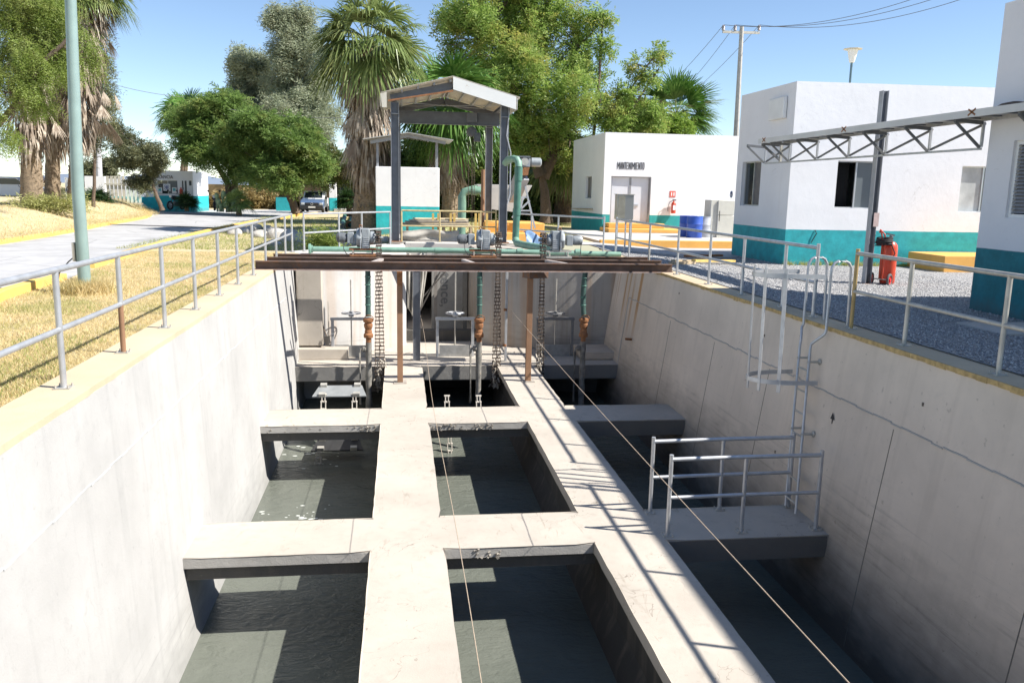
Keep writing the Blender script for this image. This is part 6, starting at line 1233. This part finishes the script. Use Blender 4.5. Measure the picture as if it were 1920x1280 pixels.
b = PY(448, 400, 60); palm('small_palm', 'small low palm with bright fans beside the cactus', b, b+Vector((0, 0, .7)), .16, None, 16, .9, 35, leafmat('leaf_yucca', (.16, .25, .06), (.33, .42, .15)), low=-.1, droop=.35, petiole=.45)
b = PY(655, 402, 58); palm('cycad', 'small dark cycad with a short black trunk in front of the office windows', b, b+Vector((0, 0, .9)), .17, None, 26, .9, 36, leafmat('leaf_cycad', (.02, .05, .012), (.05, .1, .03)), low=-.1, droop=.3, petiole=.3, barkm=bark)
b = PY(185, 386, 58); palm('agave_bush', 'low spiky dark plant in front of the white gate wall', b, b+Vector((0, 0, .25)), .12, None, 20, 1.1, 37, MATS['leaf_cycad'], low=0, droop=.3, petiole=.35)
b = PY(350, 392, 62); palm('spiky_bush', 'small spiky dark bush at the guard house wall behind the motorcycle', b, b+Vector((0, 0, .35)), .12, None, 22, .8, 38, MATS['leaf_cycad'], low=0, droop=.3, petiole=.35)
# cactus
c = PY(425, 396, 60); cac = thing('cactus', 'pale green prickly pear cactus between the motorcycle and the small palm', 'cactus', tuple(c)); mb = MB(); r = random.Random(4); cm = simple('cactus_green', (.2, .28, .16), .7, 0, .15, 6)
for i in range(16):
    x = r.uniform(-.7, .8); z = r.uniform(.2, 1.5); th = r.uniform(-.5, .5); mb.lathe([(.02, -.22), (.11, -.14), (.15, 0), (.13, .14), (.04, .22)], (c.x+x, c.y+r.uniform(-.2, .2), c.z+z), 10, (math.sin(th)*.6, 0, 1))
    if i < 8: mb.tube([(c.x+x, c.y, c.z-.05), (c.x+x, c.y, c.z+z)], .07, 8)
mb.build('pads', cm, cac)
# eucalyptus pair
def pts(*q): return [tuple(PY(x, y, Y)) for x, y, Y in q]
tree('eucalyptus', 'tall grey-green eucalyptus right behind the centre palm, the taller of two', PY(560, 395, 96), [pts((560, 396, 96), (545, 300, 96), (558, 200, 96), (548, 90, 96))], [ell(545, 60, 96, 42, 48), ell(525, 130, 96, 32, 60), ell(575, 120, 97, 50, 60), ell(555, 195, 95, 58, 45), ell(600, 215, 96, 38, 60), ell(530, 28, 96, 26, 22), ell(590, 270, 96, 36, 45), ell(565, 35, 96, 28, 26)], 10000, lm_euc, barkpale, 41, r0=.5, per=16, leaf=(.42, .09), spray=(.9, 8), droop=1.1, f=(.2, .36))
tree('eucalyptus', 'darker eucalyptus on the left of the pair, shorter', PY(468, 395, 100), [pts((475, 396, 100), (470, 280, 100), (465, 150, 100))], [ell(466, 112, 100, 34, 34), ell(452, 150, 100, 26, 34), ell(485, 150, 101, 28, 45), ell(470, 200, 100, 40, 36), ell(500, 235, 99, 34, 34)], 6500, lm_euc, barkpale, 42, r0=.45, per=16, leaf=(.42, .1), spray=(.9, 8), droop=1.0, f=(.22, .38))
# round feathery trees
tree('leafy_tree', 'round bright green feathery tree left of the pickup, the right one of two', PY(555, 395, 60), [pts((556, 400, 60), (545, 372, 60), (528, 330, 60.5), (515, 300, 61))], [ell(520, 245, 60, 72, 45), ell(570, 290, 59, 50, 42), ell(500, 310, 60, 60, 42), ell(460, 250, 61, 50, 42), ell(530, 332, 58, 30, 24), ell(592, 305, 60, 24, 22)], 8000, lm_round, bark, 43, r0=.3, per=30, leaf=(.24, .075), spray=(.75, 12), droop=.35, f=(.10, .22), flat=.5)
tree('leafy_tree', 'round bright green feathery tree behind the cactus, the left one of two', PY(430, 396, 64), [pts((432, 398, 64), (428, 345, 64), (400, 300, 64)), pts((432, 380, 64), (445, 330, 64), (440, 270, 64))], [ell(390, 220, 65, 58, 36), ell(368, 265, 64, 36, 28), ell(420, 270, 64, 62, 48), ell(360, 230, 66, 38, 30), ell(450, 315, 63, 36, 26), ell(420, 195, 65, 40, 24)], 8000, lm_round, bark, 44, r0=.3, per=30, leaf=(.24, .075), spray=(.75, 12), droop=.3, f=(.10, .22), flat=.5)
# small dark tree in front of the guard house
tree('small_tree', 'small sparse dark tree with leaning trunk in front of the guard house', PY(306, 394, 60), [pts((305, 395, 60), (296, 372, 60), (286, 345, 60), (280, 310, 60))], [ell(275, 300, 60, 34, 32), ell(248, 290, 60, 32, 30), ell(286, 315, 60, 16, 20), ell(230, 255, 60.5, 26, 18), ell(262, 340, 60, 26, 14), ell(292, 290, 60, 16, 18), ell(215, 238, 60.5, 14, 10)], 4200, lm_dark, bark, 45, r0=.16, per=14, leaf=(.17, .06), spray=(.4, 8), droop=.4, f=(.22, .4))
# big tree right of the frame
bt = G(1022, 414); Yb = 47
tree('big_tree', 'large spreading yellow-green tree with dark trunk between the frame and the workshop', PY(1024, 414, Yb), [pts((1024, 416, Yb), (1022, 370, Yb), (1016, 325, Yb)), pts((1016, 330, Yb), (985, 250, Yb), (960, 160, Yb), (940, 60, Yb)), pts((1016, 330, Yb), (1050, 270, Yb), (1075, 180, Yb), (1080, 80, Yb)), ],
     [ell(900, 60, 47, 85, 60), ell(1000, 40, 48, 90, 65), ell(1080, 90, 47, 62, 75), ell(960, 140, 46, 100, 60), ell(1060, 190, 45, 80, 55), ell(900, 150, 49, 70, 60), ell(1020, 250, 46, 62, 45), ell(1110, 205, 46, 46, 38), ell(860, 30, 48, 50, 40), ell(980, 230, 47, 60, 55), ell(950, -30, 48, 110, 50), ell(1075, 285, 46, 36, 30)], 15000, lm_big, bark, 46, r0=.36, twigs=150, per=30, leaf=(.2, .07), spray=(.6, 8), droop=.35, f=(.11, .22))
tree('wispy_branches_tree', 'airy thin-branched tree reaching out over the workshop roof', PY(1120, 415, 46), [pts((1100, 414, 46), (1110, 300, 46), (1150, 220, 46), (1185, 165, 46), (1220, 115, 46)), pts((1110, 300, 46), (1180, 210, 46), (1235, 130, 46)), pts((1110, 280, 46), (1125, 140, 46), (1130, 30, 46))],
     [ell(1190, 120, 46, 14, 10), ell(1235, 100, 46, 16, 12), ell(1215, 145, 46, 22, 14), ell(1175, 180, 46, 26, 20), ell(1130, 30, 46, 16, 14), ell(1130, 80, 46, 16, 20), ell(1200, 215, 46, 40, 26), ell(1165, 235, 46, 36, 22)], 1500, lm_big, bark, 47, r0=.09, twigs=60, per=8, leaf=(.22, .07), spray=(.55, 10), droop=.3, f=(.3, .5))
tree('bushy_tree', 'bright yellow-green bushy tree top showing over the workshop roof', PY(1220, 300, 55), [pts((1220, 400, 55), (1220, 260, 55))], [ell(1205, 235, 55, 50, 22), ell(1255, 240, 54, 40, 16), ell(1190, 210, 56, 30, 20)], 5000, leafmat('leaf_lime', (.14, .25, .03), (.28, .38, .08), None, .4), bark, 48, r0=.2, per=14, leaf=(.25, .09), spray=(.6, 8), f=(.2, .36))
# overhanging feathery branch tree, far left in front of the palms
tree('mesquite_tree', 'drooping bright feathery tree at the left edge in front of the palms', PY(-60, 400, 36), [pts((-70, 420, 36), (-60, 300, 36), (-20, 150, 36), (30, 60, 36)), pts((-60, 300, 36), (10, 220, 35), (70, 130, 35), (130, 70, 35))],
     [ell(20, 60, 36, 70, 55), ell(90, 40, 36, 60, 45), ell(60, 130, 35, 60, 45), ell(0, 170, 34, 36, 40), ell(110, 100, 36, 44, 36), ell(10, 250, 34, 22, 20), ell(70, 185, 36, 34, 22), ell(175, 110, 37, 20, 40), ell(-40, 120, 35, 60, 80), ell(60, -20, 36, 90, 40)], 5200, lm_feather, bark, 49, r0=.14, twigs=60, per=18, leaf=(.13, .03), spray=(.55, 16), droop=.9, f=(.16, .32))
tree('dry_tree', 'sparse dry grey-green hanging branches over the right palm of the left lawn', PY(160, 395, 52), [pts((175, 395, 52), (178, 300, 52), (182, 180, 52), (178, 60, 52))], [ell(180, 140, 52, 30, 50), ell(190, 200, 52, 22, 45), ell(170, 70, 52, 30, 40), ell(165, 230, 52, 26, 40)], 2600, lm_dark, bark, 50, r0=.1, twigs=50, per=12, leaf=(.22, .035), spray=(.6, 8), droop=1.6, f=(.3, .5))
# hedges and far masses
def bush(name, label, px, py, Y, rx, rz, n, lm, seed, cat='bush', leaf=(.3, .12), group=None):
    rg = np.random.default_rng(seed); b = PY(px, py, Y); t = thing(name, label, cat, tuple(b), group); cl = []; k = Y/FPX
    m = max(3, int(rx/26))
    for i in range(m): x = px-rx+2*rx*(i+.5)/m; rr = rz*rg.uniform(.7, 1.1); c = PY(x, py-rr*.5, Y); cl.append((tuple(c), (rx/m*1.3*k, rx/m*1.3*k, rr*.65*k)))
    npmesh('foliage', foliage(cl, n, rg, per=10, leaf=leaf, spray=(.5, 8), f=(.25, .5)), 4, lm, t)
    mb = MB(); 
    for c, r in cl: limb(mb, (c[0], Y, b.z-.2), c, .07, .03, rg, 4)
    mb.build('stems', bark, t); return t
bush('hedge', 'tall green mass of trees filling the gap behind the round leafy trees and the office', 600, 345, 92, 140, 60, 9000, lm_hedge, 61, 'hedge')
bush('hedge', 'dark leafy thicket behind the steel frame and the walled shelter', 880, 420, 52, 170, 150, 12000, lm_round, 62, 'thicket', (.3, .11))
bush('bush', 'yellow-green tree crown hanging over the office roof', 625, 350, 68, 55, 60, 3500, lm_hedge, 63, leaf=(.2, .07))
bush('bush', 'green hedge in front of the brown perimeter wall', 1020, 392, 78, 110, 14, 2500, lm_round, 64, 'hedge', (.25, .1))
bush('bush', 'pale green trees beyond the brown perimeter wall', 1050, 345, 110, 120, 40, 3000, lm_hedge, 65, 'bush', (.4, .15))
bush('bush', 'dry brown scrub in front of the reed fence left of the pickup', 480, 388, 80, 90, 26, 2500, leafmat('leaf_dry', (.2, .14, .05), (.36, .28, .12)), 66)
bush('bush', 'grey-green tree beyond the white gate wall left of the slim pole', 180, 338, 90, 34, 40, 1500, lm_dark, 67)
bush('bush', 'far scrubby line of vegetation on the left horizon', 40, 378, 120, 120, 16, 2500, leafmat('leaf_scrub', (.2, .2, .1), (.34, .32, .18)), 68, 'scrub', (.5, .2))
bush('bush', 'green bush at the foot of the left palms', 100, 383, 43, 60, 4, 500, leafmat('leaf_weed', (.25, .27, .08), (.42, .42, .16)), 69, leaf=(.2, .04))
bush('shrub', 'low green grassy shrub among the rocks behind the diagonal railing', 605, 456, 24.8, 24, 9, 500, leafmat('leaf_grassy', (.13, .2, .03), (.3, .36, .09)), 70, 'shrub', (.16, .02))
bush('bush', 'dense dark foliage behind the big tree\'s trunk', 985, 330, 60, 90, 80, 5000, lm_round, 71, leaf=(.3, .11))
# ---- grass blades
def grass(n, fx, h, lm, name, label, zf=gz, seed=9):
    rg = np.random.default_rng(seed); P = fx(rg, n); P = P[~np.isnan(P[:, 0])]; n = len(P); a = rg.uniform(0, 6.28, n); hh = h*rg.uniform(.4, 1.3, n); lean = rg.normal(size=(n, 2))*.55
    w_ = np.stack([np.cos(a), np.sin(a), np.zeros(n)], 1)*rg.uniform(.003, .008, n)[:, None]*(h/.07)**.5; tip = P+np.stack([lean[:, 0]*hh, lean[:, 1]*hh, hh], 1); tag(npmesh(name, np.stack([P-w_, P+w_, tip], 1), 3, lm), label, 'grass', kind='stuff')
straw = leafmat('grass_straw', (.56, .44, .20), (.78, .66, .38), (.46, .44, .17), .4, .7)
green = leafmat('grass_green', (.24, .30, .07), (.42, .44, .15), (.50, .44, .2), .4, .7)
def near_kerb_x(y):
    P = nk; 
    for a, b in zip(P, P[1:]):
        if a[1] <= y <= b[1]: return a[0]+(b[0]-a[0])*(y-a[1])/(b[1]-a[1])+.1
    return -5.5
def strip(rg, n):
    y = 4+23*rg.uniform(0, 1, n)**1.6; xk = np.array([near_kerb_x(v) for v in y]); x = -3.07+(xk+3.07)*rg.uniform(0, 1, n); return np.stack([x, y, np.array([gz(v) for v in x])], 1)
grass(170000, strip, .045, straw, 'dry_grass', 'dry straw-coloured grass on the bank between the left railing and the kerb')
def tuft(rg, n):
    y = 5+18*rg.uniform(0, 1, n); xk = np.array([near_kerb_x(v) for v in y]); x = -3.2+(xk+3.3)*rg.uniform(0, 1, n); m = (np.sin(x*2.1+1)*np.sin(y*.9+x)+np.sin(y*2.3)*.5) < .35; P = np.stack([x, y, np.array([gz(v) for v in x])], 1); P[m] = np.nan; return P
grass(26000, tuft, .06, green, 'green_grass', 'greener grass tufts among the dry grass by the lamp post', seed=10)
def rim(rg, n):
    a = rg.uniform(0, 6.28, n); r = np.abs(rg.normal(size=n))*.22+.1; return np.stack([lb.x+np.cos(a)*r, lb.y+np.sin(a)*r, np.full(n, lb.z)], 1)
grass(2500, rim, .26, straw, 'dry_tuft', 'long dry grass tuft round the foot of the green lamp post', seed=12)
def lawnpts(rg, n):
    i = rg.integers(0, 58, n); t = 20*rg.uniform(0, 1, n)**1.5; X = np.array([FK[k][0] for k in i])-.45/1.097*t; Y = np.array([FK[k][1] for k in i])+t/1.097; D = np.array([26*(1-(k/59)**3*.96) for k in i]); z = np.array([-.2+.72*sm(tt/13)*min(1, (60-k)/14) for tt, k in zip(t, i)]); P = np.stack([X+rg.normal(size=n)*.3, Y, z], 1); P[t > D] = np.nan; return P
grass(50000, lawnpts, .1, straw, 'lawn_grass', 'dry yellow lawn grass on the raised island by the left palms', seed=13)
def backlawn(rg, n):
    X = rg.uniform(-9, 12, n); Y = 28+30*rg.uniform(0, 1, n)**1.3; P = np.stack([X, Y, np.array([gz(v) for v in X])], 1); m = ((X > -.4) & (Y < 32)) | (X > 6.8) & (Y < 45); P[m] = np.nan; return P
grass(60000, backlawn, .11, green, 'back_lawn_grass', 'green lawn grass behind the tank under the palms', seed=14)

def wallfoot(rg, n):
    k = rg.integers(0, 14, n); cx = np.linspace(C2[0]+.1, C2[0]+5.5, 14)[k]+rg.normal(size=n)*.07; y = C2[1]-.06-np.abs(rg.normal(size=n))*.08-(cx-C2[0])*.044; return np.stack([cx, y, np.full(n, -.16)], 1)
grass(1500, wallfoot, .13, green, 'wall_foot_weeds', 'thin weeds growing at the foot of the teal wall behind the gravel', seed=21)
def capweeds(rg, n):
    y = 4+18*rg.uniform(0, 1, n); return np.stack([np.full(n, -3.08)-np.abs(rg.normal(size=n))*.04, y, np.full(n, -.34)], 1)
grass(6000, capweeds, .15, green, 'edge_weeds', 'taller weeds along the outer edge of the left wall cap', seed=22)
litter = simple('leaf_litter', (.2, .15, .09), .9, 0, .3)
rg = np.random.default_rng(33); n = 500; P = np.stack([rg.uniform(6.2, 10, n), rg.uniform(7, 23, n), np.zeros(n)], 1); P[:, 2] = np.array([gz(v) for v in P[:, 0]])+.035; A_l = rdir(n, rg)*.035; A_l[:, 2] *= .3; W_l = unit(np.cross(A_l, [0, 0, 1.]))*.009
tag(npmesh('leaf_litter', quads(P, A_l, W_l), 4, litter), 'small dry leaves scattered over the grey gravel', 'leaves', kind='stuff')
